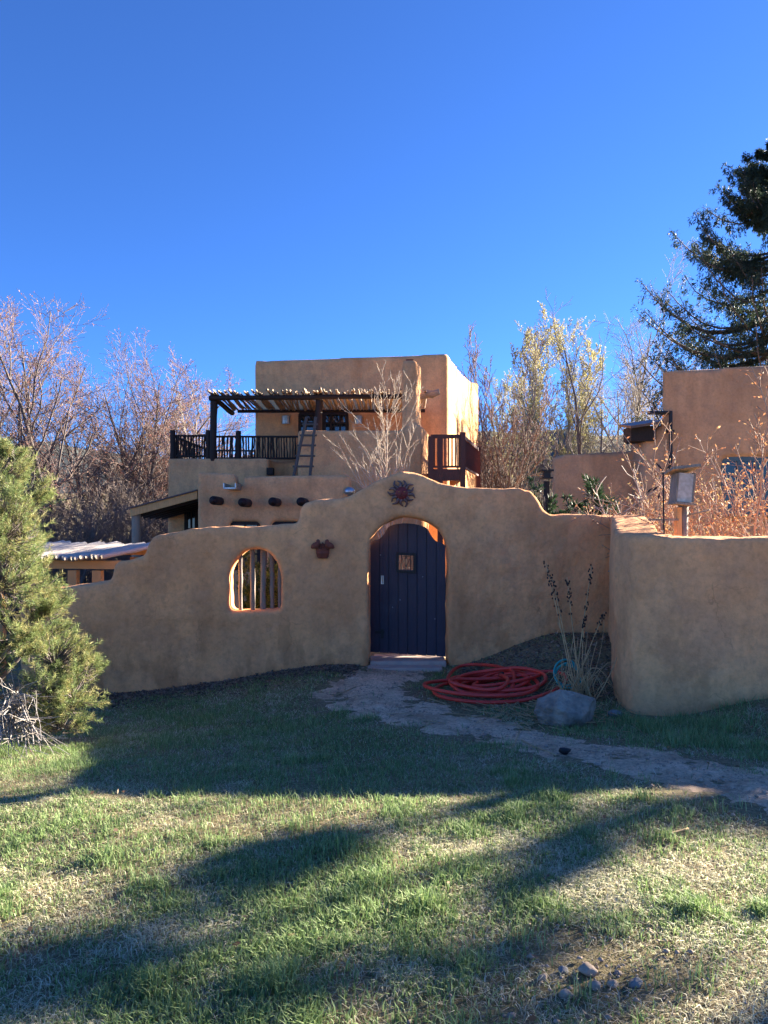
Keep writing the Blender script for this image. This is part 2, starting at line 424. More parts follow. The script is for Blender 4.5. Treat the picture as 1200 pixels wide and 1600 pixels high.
tag(path, kind='structure')

# a wooded mountain ridge far behind the trees
hx = np.linspace(-3500, 3500, 150); hy = np.linspace(3000, 4600, 24)
xx, yy = np.meshgrid(hx, hy)
hz_ = 400 * ss(3000, 4300, yy) * (.75 + .55 * vnoise(xx, yy, 900, 4) + .14 * vnoise(xx, yy, 240, 6)) + 60
ii = (np.arange(23)[:, None] * 150 + np.arange(149)[None]).ravel()
tag(mesh_np('mountain', np.stack([xx, yy, hz_], -1).reshape(-1, 3), np.stack([ii, ii + 1, ii + 151, ii + 150], 1), M['forest'], smooth=True), kind='structure')

# ------------------------------------------------------------------ adobe volumes
_clouds = bpy.data.textures.new('plaster_waves', 'CLOUDS'); _clouds.noise_scale = .9; _clouds.noise_depth = 3
_lumps = bpy.data.textures.new('plaster_lumps', 'CLOUDS'); _lumps.noise_scale = .28; _lumps.noise_depth = 2
def adobe(name, mat, parent, solids, cuts=None, voxel=.06, it=6, wave=.03):
    """one rounded, hand-plastered body from closed solids minus cutters"""
    a = solids.build(name + '_raw', None)
    if cuts is not None:
        c = cuts.build('cutter', None)
        md = a.modifiers.new('b', 'BOOLEAN'); md.operation = 'DIFFERENCE'; md.solver = 'EXACT'; md.object = c; md.use_self = True
    md = a.modifiers.new('r', 'REMESH'); md.mode = 'VOXEL'; md.voxel_size = voxel
    md = a.modifiers.new('s', 'SMOOTH'); md.factor = .5; md.iterations = it
    if wave:
        md = a.modifiers.new('d', 'DISPLACE'); md.texture = _clouds; md.strength = wave; md.mid_level = .5; md.texture_coords = 'GLOBAL'
    if wave:
        md = a.modifiers.new('d2', 'DISPLACE'); md.texture = _lumps; md.strength = wave * .45; md.mid_level = .5; md.texture_coords = 'GLOBAL'
    bpy.context.view_layer.update()
    dg = bpy.context.evaluated_depsgraph_get()
    me = bpy.data.meshes.new_from_object(a.evaluated_get(dg)); me.name = name
    me.polygons.foreach_set('use_smooth', np.ones(len(me.polygons), bool))
    me.materials.clear(); me.materials.append(mat)
    bpy.data.objects.remove(a)
    if cuts is not None: bpy.data.objects.remove(c)
    o = link(bpy.data.objects.new(name, me)); put(o, parent); return o
def arch(x0, x1, zb, zs, zt, n=16):
    """outline of an arched opening"""
    cx = (x0 + x1) / 2; r = (x1 - x0) / 2
    return [(x0, zb), (x1, zb)] + [(cx + r * math.cos(math.pi * k / n), zs + (zt - zs) * math.sin(math.pi * k / n)) for k in range(n + 1)]

# ---- garden wall
wall = thing('garden_wall', 'curved tan adobe garden wall with arched gateway and small arched window', 'wall', (0, 10.4, G(0, 10.4)))
TH = .21
def dw(x): return 10.36 + .08 * x
top_px = [(40, 922), (112, 916), (180, 907), (182, 884), (188, 876), (234, 869), (236, 852), (244, 838), (300, 825), (400, 821), (469, 819), (471, 800), (479, 787), (543, 777), (572, 762),
          (600, 746), (628, 738), (655, 741), (690, 757), (725, 763), (805, 763), (826, 768), (838, 785), (846, 800), (858, 806), (930, 803), (985, 806)]
tops = [(X(p, dw(X(p, 10.4))), Z(q, dw(X(p, 10.4)))) for p, q in top_px]
sol = MB()
poly = [(tops[0][0], -1.3), ] + [(3.42, -1.3)] + [(3.42, tops[-1][1])] + tops[::-1]
sol.prism_xz(poly, -TH, TH)
sol.v = [(x, y + dw(x), z) for x, y, z in sol.v]
def slab(pts, tops_, th, z0=-.6):
    """a thick wall along a plan line with its own top height at each point"""
    L = []; Rr = []
    for i, p in enumerate(pts):
        a = Vector(pts[max(i - 1, 0)]); c = Vector(pts[min(i + 1, len(pts) - 1)]); d = (c - a).normalized(); n = Vector((-d.y, d.x)) * th
        L.append(Vector(p) + n); Rr.append(Vector(p) - n)
    n = len(pts); vs = []
    for S in (L, Rr):
        for k in range(n): vs += [(S[k].x, S[k].y, z0), (S[k].x, S[k].y, tops_[k])]
    o = 2 * n; fs = []
    for k in range(n - 1):
        a = 2 * k
        fs += [(a, a + 1, a + 3, a + 2), (o + a, o + a + 2, o + a + 3, o + a + 1), (a + 1, o + a + 1, o + a + 3, a + 3), (a, a + 2, o + a + 2, o + a)]
    e = 2 * (n - 1)
    fs += [(0, o, o + 1, 1), (e, e + 1, o + e + 1, o + e)]
    return vs, fs
cut = MB()
cut.prism_xz(arch(-.215, .865, -.9, 1.38, 1.86), 9.5, 11.5)
cut.prism_xz(arch(X(362, 10.2), X(442, 10.2), Z(953, 10.2), Z(905, 10.2), Z(857, 10.2)), 9.3, 11.3)
back = adobe('wall_body', M['adobe'], wall, sol, cut, .032, 20, .085)
sol = MB()
sol.add(*slab([(3.45, 10.65), (3.36, 10.3), (3.12, 9.4), (2.84, 8.5), (2.70, 7.95), (2.72, 7.70), (2.95, 7.57), (3.6, 7.57), (5, 7.6), (8.5, 7.7)],
              [1.89, 1.87, 1.80, 1.71, 1.645, 1.625, 1.60, 1.60, 1.60, 1.62], .25, -.6))
side = adobe('wall_return', M['adobe'], wall, sol, None, .034, 20, .085)
# peeled poles standing in the small window
pole = [unit_stick(M['polewood'], 8, .12, k) for k in range(3)]
for k, (p, rr) in enumerate([(376, .026), (395, .033), (411, .040), (425, .030), (437, .030)]):
    x = X(p, 10.22); stick('window_pole', pole[k % 3], (x, dw(x) + .02, Z(957, 10.2)), (x + R.uniform(-.01, .01), dw(x) + .02, min(Z(858, 10.2) + .04, 1.44)), rr, wall)

# ---- gate
gate = thing('wooden_gate', 'dark indigo plank gate with rounded top and small grilled peephole', 'gate', (.84, dw(.84) + .02, -.12))
GW = 1.07; GB = -.10
def gtop(s):   # s: 0 at the free edge, 1 at the hinge edge
    a = abs(s - .5) * 2
    if a > .80: return 1.475 - .05 * ((a - .8) / .2) ** 2 + .02
    if a > .56: t_ = (.80 - a) / .24; return 1.495 + .14 * (t_ ** 1.6)
    return 1.635 + .105 * math.sqrt(max(0, 1 - (a / .56) ** 2))
ang = math.radians(9)
def gp(s, z, off):  # point on the gate
    dist = GW * (1 - s); hx_, hy_ = .86, dw(.86) + .03
    return (hx_ - dist * math.cos(ang) + off * -math.sin(ang) * -1 * 0, hy_ + dist * math.sin(ang) + off, z + .04 * (1 - s))
ox0, ox1, oz0, oz1 = .385, .575, 1.085, 1.29
def slatpiece(b, s0, s1, z0, z1, y0, y1, n=5):
    bot = [(s0 + (s1 - s0) * k / n, z0) for k in range(n + 1)]
    tp = [(s0 + (s1 - s0) * k / n, z1 if z1 is not None else gtop(s0 + (s1 - s0) * k / n)) for k in range(n, -1, -1)]
    pl = bot + tp; m_ = len(pl)
    vs = [gp(s, z, y0) for s, z in pl] + [gp(s, z, y1) for s, z in pl]
    b.add(vs, [tuple(range(m_)), tuple(range(2 * m_ - 1, m_ - 1, -1))] + [((k + 1) % m_, k, m_ + k, m_ + (k + 1) % m_) for k in range(m_)])
for k in range(8):
    s0, s1 = k / 8 + .0035, (k + 1) / 8 - .0035; b = MB(); yo = R.uniform(-.004, .004)
    cuts = sorted({s0, s1} | {q for q in (ox0, ox1) if s0 < q < s1})
    for a, c in zip(cuts[:-1], cuts[1:]):
        if a >= ox0 - 1e-6 and c <= ox1 + 1e-6:
            slatpiece(b, a, c, GB, oz0, -.022 + yo, .022 + yo); slatpiece(b, a, c, oz1, None, -.022 + yo, .022 + yo)
        else: slatpiece(b, a, c, GB, None, -.022 + yo, .022 + yo)
    b.build('plank', M['blue_paint'], gate)
b = MB()
for a, c, z0, z1 in ((.004, ox0, GB + .01, None), (ox1, .996, GB + .01, None), (ox0, ox1, GB + .01, oz0), (ox0, ox1, oz1, None)):
    slatpiece(b, a, c, z0, z1, .0235, .032, 16)
b.build('backing', M['blue_paint'], gate)  # thin sheet added behind the planks to stop light through the joints
for z in (.12, .78, 1.36):
    b = MB(); slatpiece(b, .03, .97, z, z + .09, .0335, .06); 
    if z != 1.36: b.build('cross_brace', M['blue_paint'], gate)
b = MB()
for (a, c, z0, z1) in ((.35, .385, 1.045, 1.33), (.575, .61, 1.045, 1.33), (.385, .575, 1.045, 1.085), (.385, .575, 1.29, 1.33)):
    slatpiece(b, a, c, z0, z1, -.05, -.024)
fr = b.build('peephole_frame', M['iron'], gate, bevel=.004)  # navy frame given iron black: its dark shadow is put into the colour
b = MB()
def gpt(s, z): return gp(s, z, -.012)
for s in (.42, .48, .54): b.tube([gpt(s, oz0 - .01), gpt(s, oz1 + .01)], .0055, 6)
for sg in (-1, 1):
    b.tube([gpt(.48 + sg * .004, 1.13), gpt(.48 + sg * .05, 1.25)], .004, 6)
    c = gpt(.48 + sg * .03, 1.258)
    b.tube([Vector(c) + Vector((sg * .028 * math.cos(q), 0, .02 * math.sin(q))) for q in np.linspace(-.2, 4.2, 12)], .0035, 5)
    c = gpt(.48 + sg * .022, 1.108)
    b.tube([Vector(c) + Vector((sg * .02 * math.cos(q), 0, .016 * math.sin(q))) for q in np.linspace(-3, 1.6, 10)], .0035, 5)
b.build('grille', M['iron'], fr)
b = MB(); b.box(Vector(gp(.165, .93, -.03)), (.04, .012, .12)); b.tube([gp(.165, .98, -.03), gp(.165, .985, -.07), gp(.168, .95, -.085), gp(.168, .90, -.075), gp(.165, .88, -.03)], .007, 6)
b.build('latch', M['galv'], gate)
b = MB(); b.box(Vector(gp(.13, .19, -.03)), (.13, .012, .035)); b.box(Vector(gp(.165, .17, -.032)), (.035, .02, .13)); b.build('bolt_plate', M['iron'], gate)
for (s, z) in ((.14, 1.28), (.4, .66), (.86, .42), (.70, 1.0), (.3, .55)):
    MB().ball(gp(s, z, -.024), (.008, .006, .008), 6, 4).build('nail_head', M['galv'], gate)
sl = MB(); sl.box((.33, dw(.33) + .03, -.17), (1.04, .46, .10)); sl.box((.28, dw(.33) - .33, -.215), (1.0, .24, .10))
tag(sl.build('threshold_slab', M['slab'], bevel=.02), 'worn flat stone threshold under the indigo gate', 'threshold')

# ---- sun ornament
sc_p = P(628, 770, 10.05); yf = dw(sc_p.x) - TH - .012
orn = thing('sun_ornament', 'rusty tin sun with dark red face above the gate arch', 'ornament', (sc_p.x, yf, sc_p.z))
b = MB(); b.ball((sc_p.x, yf - .015, sc_p.z), (.092, .045, .092), 20, 12); face = b.build('face', M['redclay'], orn, smooth=True)
for sg in (-1, 1):
    MB().ball((sc_p.x + sg * .034, yf - .052, sc_p.z + .018), (.013, .008, .008), 8, 6).build('eye', M['goldeye'], face, smooth=True)
b = MB(); b.tube([(sc_p.x, yf - .055, sc_p.z + .03), (sc_p.x, yf - .068, sc_p.z - .018)], [.006, .012], 6); b.build('nose', M['redclay'], face, smooth=True)
b = MB(); b.tube([(sc_p.x + q * .026, yf - .052, sc_p.z - .042 + .010 * q * q) for q in np.linspace(-1, 1, 7)], .006, 6); b.build('mouth', M['iron'], face, smooth=True)
for k in range(13):
    a = math.pi / 2 + .18 + k * 2 * math.pi / 13; b = MB(); pts = []; rad = []; L = .115 if k % 2 else .10
    for q in np.linspace(0, 1, 9):
        rr = .078 + q * L; a2 = a + .20 * math.sin(q * 4.2) * (1 if k % 2 else -1) * q
        pts.append((sc_p.x + rr * math.cos(a2), yf - .004 - .014 * math.sin(q * 3), sc_p.z + rr * math.sin(a2))); rad.append(.024 * (1 - q) ** .8 + .006)
    b.tube(pts, rad, 7); b.build('ray', M['rust'], orn, smooth=True)

# ---- wall planter with two birds
wp = P(505, 858, 10.1); yf = dw(wp.x) - TH
pl = thing('wall_planter', 'small terracotta half pot with two birds hung on the wall beside the gate', 'planter', (wp.x, yf, wp.z - .1))
b = MB(); prof = [(.0, -.125), (.06, -.122), (.078, -.10), (.084, -.06), (.094, -.052), (.088, -.045), (.09, -.005), (.098, .0), (.092, .012), (.075, .008), (.06, -.03), (0, -.04)]
nn = 18; vs = []; fs = []
for r_, z_ in prof:
    for k in range(nn): a = 2 * math.pi * k / nn; vs.append((wp.x + r_ * math.cos(a), yf - .055 + r_ * math.sin(a) * .75, wp.z + z_))
for j in range(len(prof) - 1):
    for k in range(nn): fs.append((j * nn + k, j * nn + (k + 1) % nn, (j + 1) * nn + (k + 1) % nn, (j + 1) * nn + k))
b.add(vs, fs); b.build('pot', M['terracotta'], pl, smooth=True)
for sg in (-1, 1):
    b = MB(); c = Vector((wp.x + sg * .088, yf - .085, wp.z + .045))
    b.tube([c + Vector((sg * .062, 0, -.030)), c + Vector((sg * .045, 0, -.012)), c + Vector((sg * .012, -.01, .0)), c + Vector((-sg * .018, -.012, .022)), c + Vector((-sg * .030, -.012, .055)), c + Vector((-sg * .028, -.012, .080)), c + Vector((-sg * .030, -.012, .088))],
           [.012, .030, .046, .042, .026, .022, .006], 10)
    b.build('bird', M['terracotta'], pl, smooth=True)
b = MB()
for q in (-2, -1, 0, 1, 2): b.ball((wp.x + q * .022, yf - .06, wp.z + .03 + .012 * (2 - abs(q))), (.016, .018, .04), 8, 6, Matrix.Rotation(q * .25, 3, 'Y'))
b.build('shell', M['terracotta'], pl, smooth=True)

# ------------------------------------------------------------------ main adobe house
house = thing('adobe_house', 'two storey tan adobe house with roof terrace behind the garden wall', 'house', (-1, 24, -1))
HM = M['adobe_house']; B0 = -2.2
def rect(x0, x1, y0, y1): return [(x0, y0), (x1, y0), (x1, y1), (x0, y1)]
def recess(c, x0, x1, z0, z1, y, depth=.22): c.box(((x0 + x1) / 2, y, (z0 + z1) / 2), (x1 - x0, depth * 2, z1 - z0))
# tower: frontal face at 27 m, the right side splays away
DT = 27.0; tl, tr = X(398, DT), X(699, DT); fr_x, fr_y = X(748, 32.5), 32.5
sol = MB(); n_ = 8
front = [(tl + (tr - tl) * k / n_, DT) for k in range(n_ + 1)]; rightf = [(tr + (fr_x - tr) * k / 5, DT + (fr_y - DT) * k / 5) for k in range(1, 6)]
ft = [np.interp(k / n_, [0, .3, .66, 1], [Z(563, DT), Z(563, DT), Z(557, DT), Z(551, DT)]) for k in range(n_ + 1)]
rt = [np.interp(k / 5, [0, .4, .75, 1], [Z(551, DT), 7.86, 7.82, Z(599, 32.5)]) for k in range(1, 6)]
sol.prism_xy(front + rightf + [(tl, fr_y)], B0, ft + rt + [7.9])
cut = MB()
recess(cut, X(464, DT), X(546, DT), 3.3, Z(639, DT), DT)
recess(cut, X(655, DT), X(666, DT), 3.3, Z(637, DT), DT)
rdir = Vector((fr_x - tr, fr_y - DT, 0)).normalized(); rrot = Matrix.Rotation(math.atan2(rdir.x, rdir.y) * -1, 3, 'Z')
slits = []
for fr_, z0, z1 in ((.30, 3.3, 6.0), (.44, 4.0, 6.0)):
    c = Vector((tr, DT, 0)) + rdir * fr_ * 5.8; slits.append((c, z0, z1))
    cut.box((c.x, c.y, (z0 + z1) / 2), (.5, .34, z1 - z0), rrot)
adobe('tower_wall', HM, house, sol, cut, .11, 3, .022)
def window(x0, x1, z0, z1, y, nx_=2, nz_=2, mat='darkwood', parent=house, fw=.07, glass=None, name='window'):
    f = MB()
    for (a, c, e, g) in ((x0, x1, z0, z0 + fw), (x0, x1, z1 - fw, z1), (x0, x0 + fw, z0 + fw, z1 - fw), (x1 - fw, x1, z0 + fw, z1 - fw)):
        f.box(((a + c) / 2, y, (e + g) / 2), (c - a, .07, g - e))
    for k in range(1, nx_): xm = x0 + (x1 - x0) * k / nx_; f.box((xm, y, (z0 + z1) / 2), (fw * .5, .05, z1 - z0 - 2 * fw))
    for k in range(1, nz_): zm = z0 + (z1 - z0) * k / nz_; f.box(((x0 + x1) / 2, y + .001, zm), (x1 - x0 - 2 * fw, .045, fw * .4))
    fo = f.build(name, M[mat], parent)
    MB().box(((x0 + x1) / 2, y + .02, (z0 + z1) / 2), (x1 - x0 - fw, .012, z1 - z0 - fw)).build('pane', M['glass'], fo)
    return fo
yd = DT + .13
xs = [X(464, DT) - .02, X(495, DT), X(505, DT), X(546, DT) + .02]
window(X(464, DT), X(503, DT), 3.5, Z(640, DT) - .05, yd, 3, 6, name='terrace_door', fw=.13)
window(X(503, DT), X(545, DT), 3.5, Z(640, DT) - .05, yd, 3, 6, name='terrace_door', fw=.13)
window(X(655, DT), X(666, DT), 3.5, Z(638, DT), yd, 1, 3, name='window', fw=.06)
for c, z0, z1 in slits:
    MB().box((c.x - .07, c.y + .02, (z0 + z1) / 2), (.04, .32, z1 - z0), rrot).build('slit_window', M['glass'], house)
for p in (447, 560):
    c = P(p, 656, DT - .12); o = MB()
    o.tube([c + Vector((0, .08, 0)) + Vector((0, 0, 0))] * 1 + [c + Vector((0, -.02, 0))], [.15, .13], 10)
    o2 = MB(); vs = []
    for k in range(9):
        a = math.pi * k / 8; vs.append((c.x - .15 * math.cos(a), c.y + .02 - .13 * math.sin(a)))
    o2.prism_xy(vs, c.z - .15, c.z + .15); o2.build('wall_sconce', M['galv'], house, bevel=.01)
# low terrace block on the left, middle block, ground floor block
sol = MB(); sol.prism_xy(rect(X(262, 24), X(420, 24), 24, 29), B0, Z(716, 24)); sol.prism_xy(rect(X(416, 24), X(470, 24), 24.6, 29), B0, Z(719, 24))
cut = MB(); recess(cut, X(417, 24), X(429, 24), Z(742, 24), Z(723, 24), 24, .9)
cut.box((X(300, 24), 23.99, .9), (X(310, 24) - X(291, 24), .4, 2.4))
adobe('terrace_wall', HM, house, sol, None, .09, 3, .022)
window(X(288, 23.9), X(309, 23.9), .2, Z(789, 23.9), 23.93, 2, 3, name='window', fw=.10)
MB().box((X(423, 23.95), 23.9, Z(737, 23.95)), (.2, .35, .22)).build('scupper', M['darkwood'], house)
DM = 22.5
sol = MB()
sol.prism_xy(rect(X(465, DM), X(660, DM), DM, 26.9), B0, Z(672, DM))
sol.prism_xy([(X(640, DM), DM - .001), (X(659, DM), DM - .001), (X(671, 24.4), 24.4), (X(640, 24.4), 24.4)], B0, [Z(664, DM), Z(666, DM), Z(676, 24.4), Z(672, DM)])
# chimney
sol.prism_xy([(X(629, DM), DM + .1), (X(651, DM), DM + .1), (X(658.5, DM + 1), DM + 1.0), (X(629, DM), DM + 1.0)], 3, Z(561, DM))
cut = MB(); recess(cut, X(535.5, DM), X(544.5, DM), Z(743, DM), Z(703, DM), DM, .3)
adobe('middle_wall', HM, house, sol, cut, .075, 3, .022)
window(X(535, DM), X(545, DM), Z(744, DM), Z(702.5, DM), DM + .16, 1, 2, name='slit_window', fw=.04)
MB().box((X(641, DM), DM + .6, Z(561, DM)), (.22, .4, .18)).build('flue', M['terracotta'], house)
DF = 20.0
sol = MB()
hy_ = Z(741, DF)
prof = [(X(308, DF), Z(738, DF)), (X(367, DF), Z(740, DF)), (X(368.5, DF), Z(762, DF)), (X(379, DF), Z(762, DF)), (X(380.5, DF), Z(744, DF)), (X(548, DF), Z(742, DF))]
sol.prism_xz([(X(548, DF), B0), (X(308, DF), B0)] + prof, DF, DF + .55)
sol.prism_xy(rect(X(308, DF), X(548, DF), DF + .3, DM + .3), B0, Z(766, DF))
sol.prism_xy(rect(X(308, DF), X(308, DF) + .5, DF + .3, DM + 1.3), B0, Z(740, DF))
cut = MB()
for a, c in ((358, 406), (424, 471)): recess(cut, X(a, DF), X(c, DF), .6, Z(815, DF), DF)
adobe('ground_floor_wall', HM, house, sol, cut, .068, 3, .022)
for a, c in ((358, 406), (424, 471)): window(X(a, DF), X(c, DF), .6, Z(815, DF), DF + .12, 2, 3, name='window', fw=.09)
vig = unit_stick(M['viga'], 14, 0.03, 5)
for p, q in ((346, 783), (390, 786), (436, 785), (479, 785)):
    c = P(p, q, DF); stick('viga', vig, c + Vector((0, .3, 0)), c + Vector((-.10, -.52, 0)), .115, house)
b = MB(); c = P(370, 765, DF)
b.box(c + Vector((-.05, -.25, 0)), (.30, .9, .04)); b.box(c + Vector((-.20, -.25, .06)), (.03, .9, .14)); b.box(c + Vector((.10, -.25, .06)), (.03, .9, .14))
b.build('canale', M['galv'], house)
c = P(546, 768, DF - .15); b = MB(); b.ball(c, (.15, .15, .12), 12, 8); b.tube([c, c + Vector((.0, .25, .1))], .03, 6); b.build('flood_lamp', M['galv'], house, smooth=True)

# ---- rail round the roof terrace
rail = thing('terrace_railing', 'dark stick railing round the roof terrace of the house', 'railing', (X(268, 24), 24.2, 3.9))
dstick = [unit_stick(M['darkwood'], 6, .22, k) for k in range(4)]; dpost = unit_stick(M['darkwood'], 9, .06, 2)
lath = [unit_stick(M['greywood'], 6, .2, k) for k in range(3)]
def rail_run(a, c, zt, zb, n, post_at=(0, 1)):
    a = Vector(a); c = Vector(c)
    for z in (zt, zb): stick('rail', dpost, a + Vector((0, 0, z)), c + Vector((0, 0, z)), .035, rail)
    for k in range(1, n):
        p = a + (c - a) * (k / n) ; stick('baluster', dstick[k % 4], p + Vector((0, 0, zb - .03)), p + Vector((R.uniform(-.03, .03), 0, zt + .01)), R.uniform(.018, .036), rail, roll=R.uniform(0, 6))
    for q in post_at: p = a + (c - a) * q; stick('post', dpost, p + Vector((0, 0, zb - .15)), p + Vector((0, 0, zt + .18)), .085, rail)
zt, zb = Z(681, 24.2), Z(713, 24.2)
rail_run((X(270, 24.2), 24.2, 0), (X(332, 24.2), 24.2, 0), zt, zb, 15, (0, .9))
rail_run((X(338, 24.25), 24.25, 0), (X(466, 24.25), 24.25, 0), zt - .02, zb - .06, 30, (.27,))
rail_run((X(270, 24.2), 24.35, 0), (X(270, 24.2) + .15, 28.6, 0), zt, zb, 18, (1,))
rail_run((X(270, 24.2) + .25, 28.7, 0), (tl - .1, 28.7, 0), zt, zb, 10, ())

# ---- pergola over the roof terrace
perg = thing('roof_pergola', 'rough stick pergola on dark posts over the roof terrace', 'pergola', (X(333, 24.1), 24.1, 3.8))
lst = [unit_stick(M['darklatilla'], 6, .25, k) for k in range(4)]
zb_ = Z(623, 24.1)
for p, zl in ((333, 3.9), (497.5, 4.0), (646, 4.4)):
    x = X(p, 24.1); stick('post', dpost, (x, 24.1, zl), (x + .02, 24.1, Z(610 if p != 333 else 617, 24.1)), .115, perg)
stick('beam', dpost, (X(327, 24.0), 23.98, zb_), (X(500, 24), 23.98, zb_ + .03), .08, perg)
stick('beam', dpost, (X(494, 24.0), 23.97, zb_ + .03), (X(662, 24), 23.97, zb_ + .06), .08, perg)
stick('beam', lst[1], (X(650, 23.9), 23.9, zb_ + .02), (X(686, 23.7), 23.7, zb_ + .15), .12, perg)
stick('beam', dpost, (X(372, 26.8), 26.75, zb_ + .02), (X(664, 26.8), 26.75, zb_ + .04), .06, perg)
stick('beam', dpost, (X(333, 24), 24.1, zb_ + .02), (X(362, 26.8), 26.9, zb_ - .02), .09, perg)
for k in range(92):
    x = X(330, 24) + k * (X(664, 24) - X(330, 24)) / 91 + R.uniform(-.04, .04); y0 = 23.95 - abs(R.gauss(0.05, .22)); z = zb_ + .135
    stick('stick', lst[k % 4], (x + R.uniform(-.12, .12), y0, z + R.uniform(-.01, .10)), (x + R.uniform(-.1, .1), R.uniform(26.4, 26.95), z - .06 + R.uniform(-.02, .04)), R.uniform(.022, .045), perg, roll=R.uniform(0, 6))

# ---- ladder
lad = thing('ladder', 'thin dark pole ladder leaning on the middle block of the house', 'ladder', (X(472, 22.2), 21.6, 2.6))
grs = unit_stick(M['darkladder'], 8, .06, 1)
L0, L1 = P(458, 748, 21.7), P(479, 652, 22.36); R0, R1 = P(484, 748, 21.7), P(493, 652, 22.36)
stick('side_rail', grs, L0, L1, .045, lad); stick('side_rail', grs, R0, R1, .045, lad)
for q in (.03, .195, .365, .535, .70, .88):
    a = L0.lerp(L1, q); c = R0.lerp(R1, q); e = (c - a).normalized() * .09; stick('rung', grs, a - e, c + e, .03, lad)

# ---- red deck on the right
deck = thing('wooden_deck', 'small red stained wooden balcony deck beside the lit house corner', 'deck', (X(700, 22), 22.3, 0))
red = unit_box(M['redwood'])
D2 = 22.0; xa, xb = X(673, D2), X(723, D2); yb = 26.5; xe = X(737, yb) - .25
zr, zd, zf = Z(682, D2), Z(733, D2), Z(751, D2)
MB().box(((xa + xb) / 2, D2, (zd + zf) / 2), (xb - xa + .1, .06, zd - zf)).build('fascia', M['redwood'], deck)
MB().box((xb + .03, (D2 + yb) / 2, (zd + zf) / 2), (.05, yb - D2, zd - zf - .1)).build('fascia', M['redwood'], deck)
for k in range(20): MB().box(((xa + xb) / 2, D2 + .15 + k * .22, zd - .03), (xb - xa, .2, .04)).build('board', M['redwood'], deck)
stick('hand_rail', red, (xa, D2, zr), (xb, D2, zr), .035, deck, .055); stick('hand_rail', red, (xb, D2, zr), (xe + .35, yb - 1, zr), .035, deck, .05)
stick('bottom_rail', red, (xa, D2, zd + .07), (xb, D2, zd + .07), .03, deck); stick('bottom_rail', red, (xb, D2, zd + .07), (xe + .35, yb - 1, zd + .07), .03, deck)
for k in range(1, 9): x = xa + (xb - xa) * k / 9; stick('baluster', red, (x, D2, zd + .05), (x, D2, zr), .022, deck)
for k in range(1, 16): p = Vector((xb, D2, 0)).lerp(Vector((xe + .35, yb - 1, 0)), k / 16); stick('baluster', red, (p.x, p.y, zd + .05), (p.x, p.y, zr), .022, deck)
for (x, y, zt_) in ((xb, D2, zr + .12), (xa + .28, D2 + .05, zr), (xe + .35, yb - 1, zr + .1), (xa, D2, zr)):
    stick('post', red, (x, y, G(x, y) - .1 if x > xa + .1 else zf), (x, y, zt_), .075, deck)

# ---- porch on the left
por = thing('porch_roof', 'lean-to timber porch roof on a post at the side of the house', 'porch', (X(213, 21.5), 21.5, -1.6))
a, c = P(308, 772, 21.2), P(203, 800, 21.2)
b = MB(); d = (c - a).normalized(); up = Vector((0, 0, 1)); vs = []
for p in (a, c): vs += [p + up * .09, p - up * .13, p + up * .09 + Vector((0, .06, 0)), p - up * .13 + Vector((0, .06, 0))]
b.add(vs, [(0, 1, 5, 4), (2, 6, 7, 3), (0, 4, 6, 2), (1, 3, 7, 5), (0, 2, 3, 1), (4, 5, 7, 6)]); b.build('fascia', M['newwood'], por)
b = MB(); vs = []
for p in (a, c): vs += [p + up * .13 + Vector((0, -.06, 0)), p + up * .10 + Vector((0, -.06, 0)), p + up * .13 + Vector((0, 2.9, 0)), p + up * .10 + Vector((0, 2.9, 0))]
b.add(vs, [(0, 1, 5, 4), (2, 6, 7, 3), (0, 4, 6, 2), (1, 3, 7, 5), (0, 2, 3, 1), (4, 5, 7, 6)]); b.build('roof_sheet', M['brownmetal'], por)
x = X(213, 21.4); stick('post', unit_stick(M['greywood'], 12, .03, 3), (x, 21.4, -1.9), (x, 21.4, Z(799, 21.4)), .13, por)
for k in range(5):
    y = 21.4 + .6 * k; stick('rafter', unit_box(M['darkwood']), a + Vector((0, y - 21.15, -.10)), c + Vector((.1, y - 21.15, -.10)), .05, por, .08)

# ------------------------------------------------------------------ low pergola in the left yard
gp_ = thing('garden_pergola', 'low pergola of new timber roofed with sunlit bleached sticks', 'pergola', (X(120, 12.6), 12.6, G(X(120, 12.6), 12.6)))
A = P(160, 872, 10.95); Bp = A + Vector((-2.7, .06, .02))
u_ = (Bp - A); sdir = Vector((.25, .95, .10)).normalized(); zup = Vector((0, 0, 1))
ls2 = [unit_stick(M['latilla'], 7, .14, k + 9) for k in range(4)]; nb = unit_box(M['newwood'])
for k in range(38):
    p = A + u_ * (k / 37) + Vector((0, 0, R.uniform(-.012, .022))); e = R.uniform(-.05, .08)
    stick('stick', ls2[k % 4], p - sdir * (e + .05), p + sdir * (1.6 + R.uniform(-.12, .12)), R.uniform(.034, .046), gp_, roll=R.uniform(0, 6))
un = u_.normalized()
b0 = A + sdir * .22 - zup * .13; stick('beam', nb, b0 - un * .2, b0 + u_ * 1.15, .055, gp_, .062)
b1 = A + sdir * 1.4 - zup * .09 ; stick('beam', nb, b1 - un * .2, b1 + u_ * 1.15, .05, gp_, .05)
for q in (.075, .21):
    p = b0 + u_ * q - zup * .085; stick('post', nb, (p.x, p.y, G(p.x, p.y) - .1), p, .065, gp_)
for q in (.12, .95):
    p = b1 + u_ * q - zup * .085; stick('post', nb, (p.x, p.y, G(p.x, p.y) - .1), p, .065, gp_)

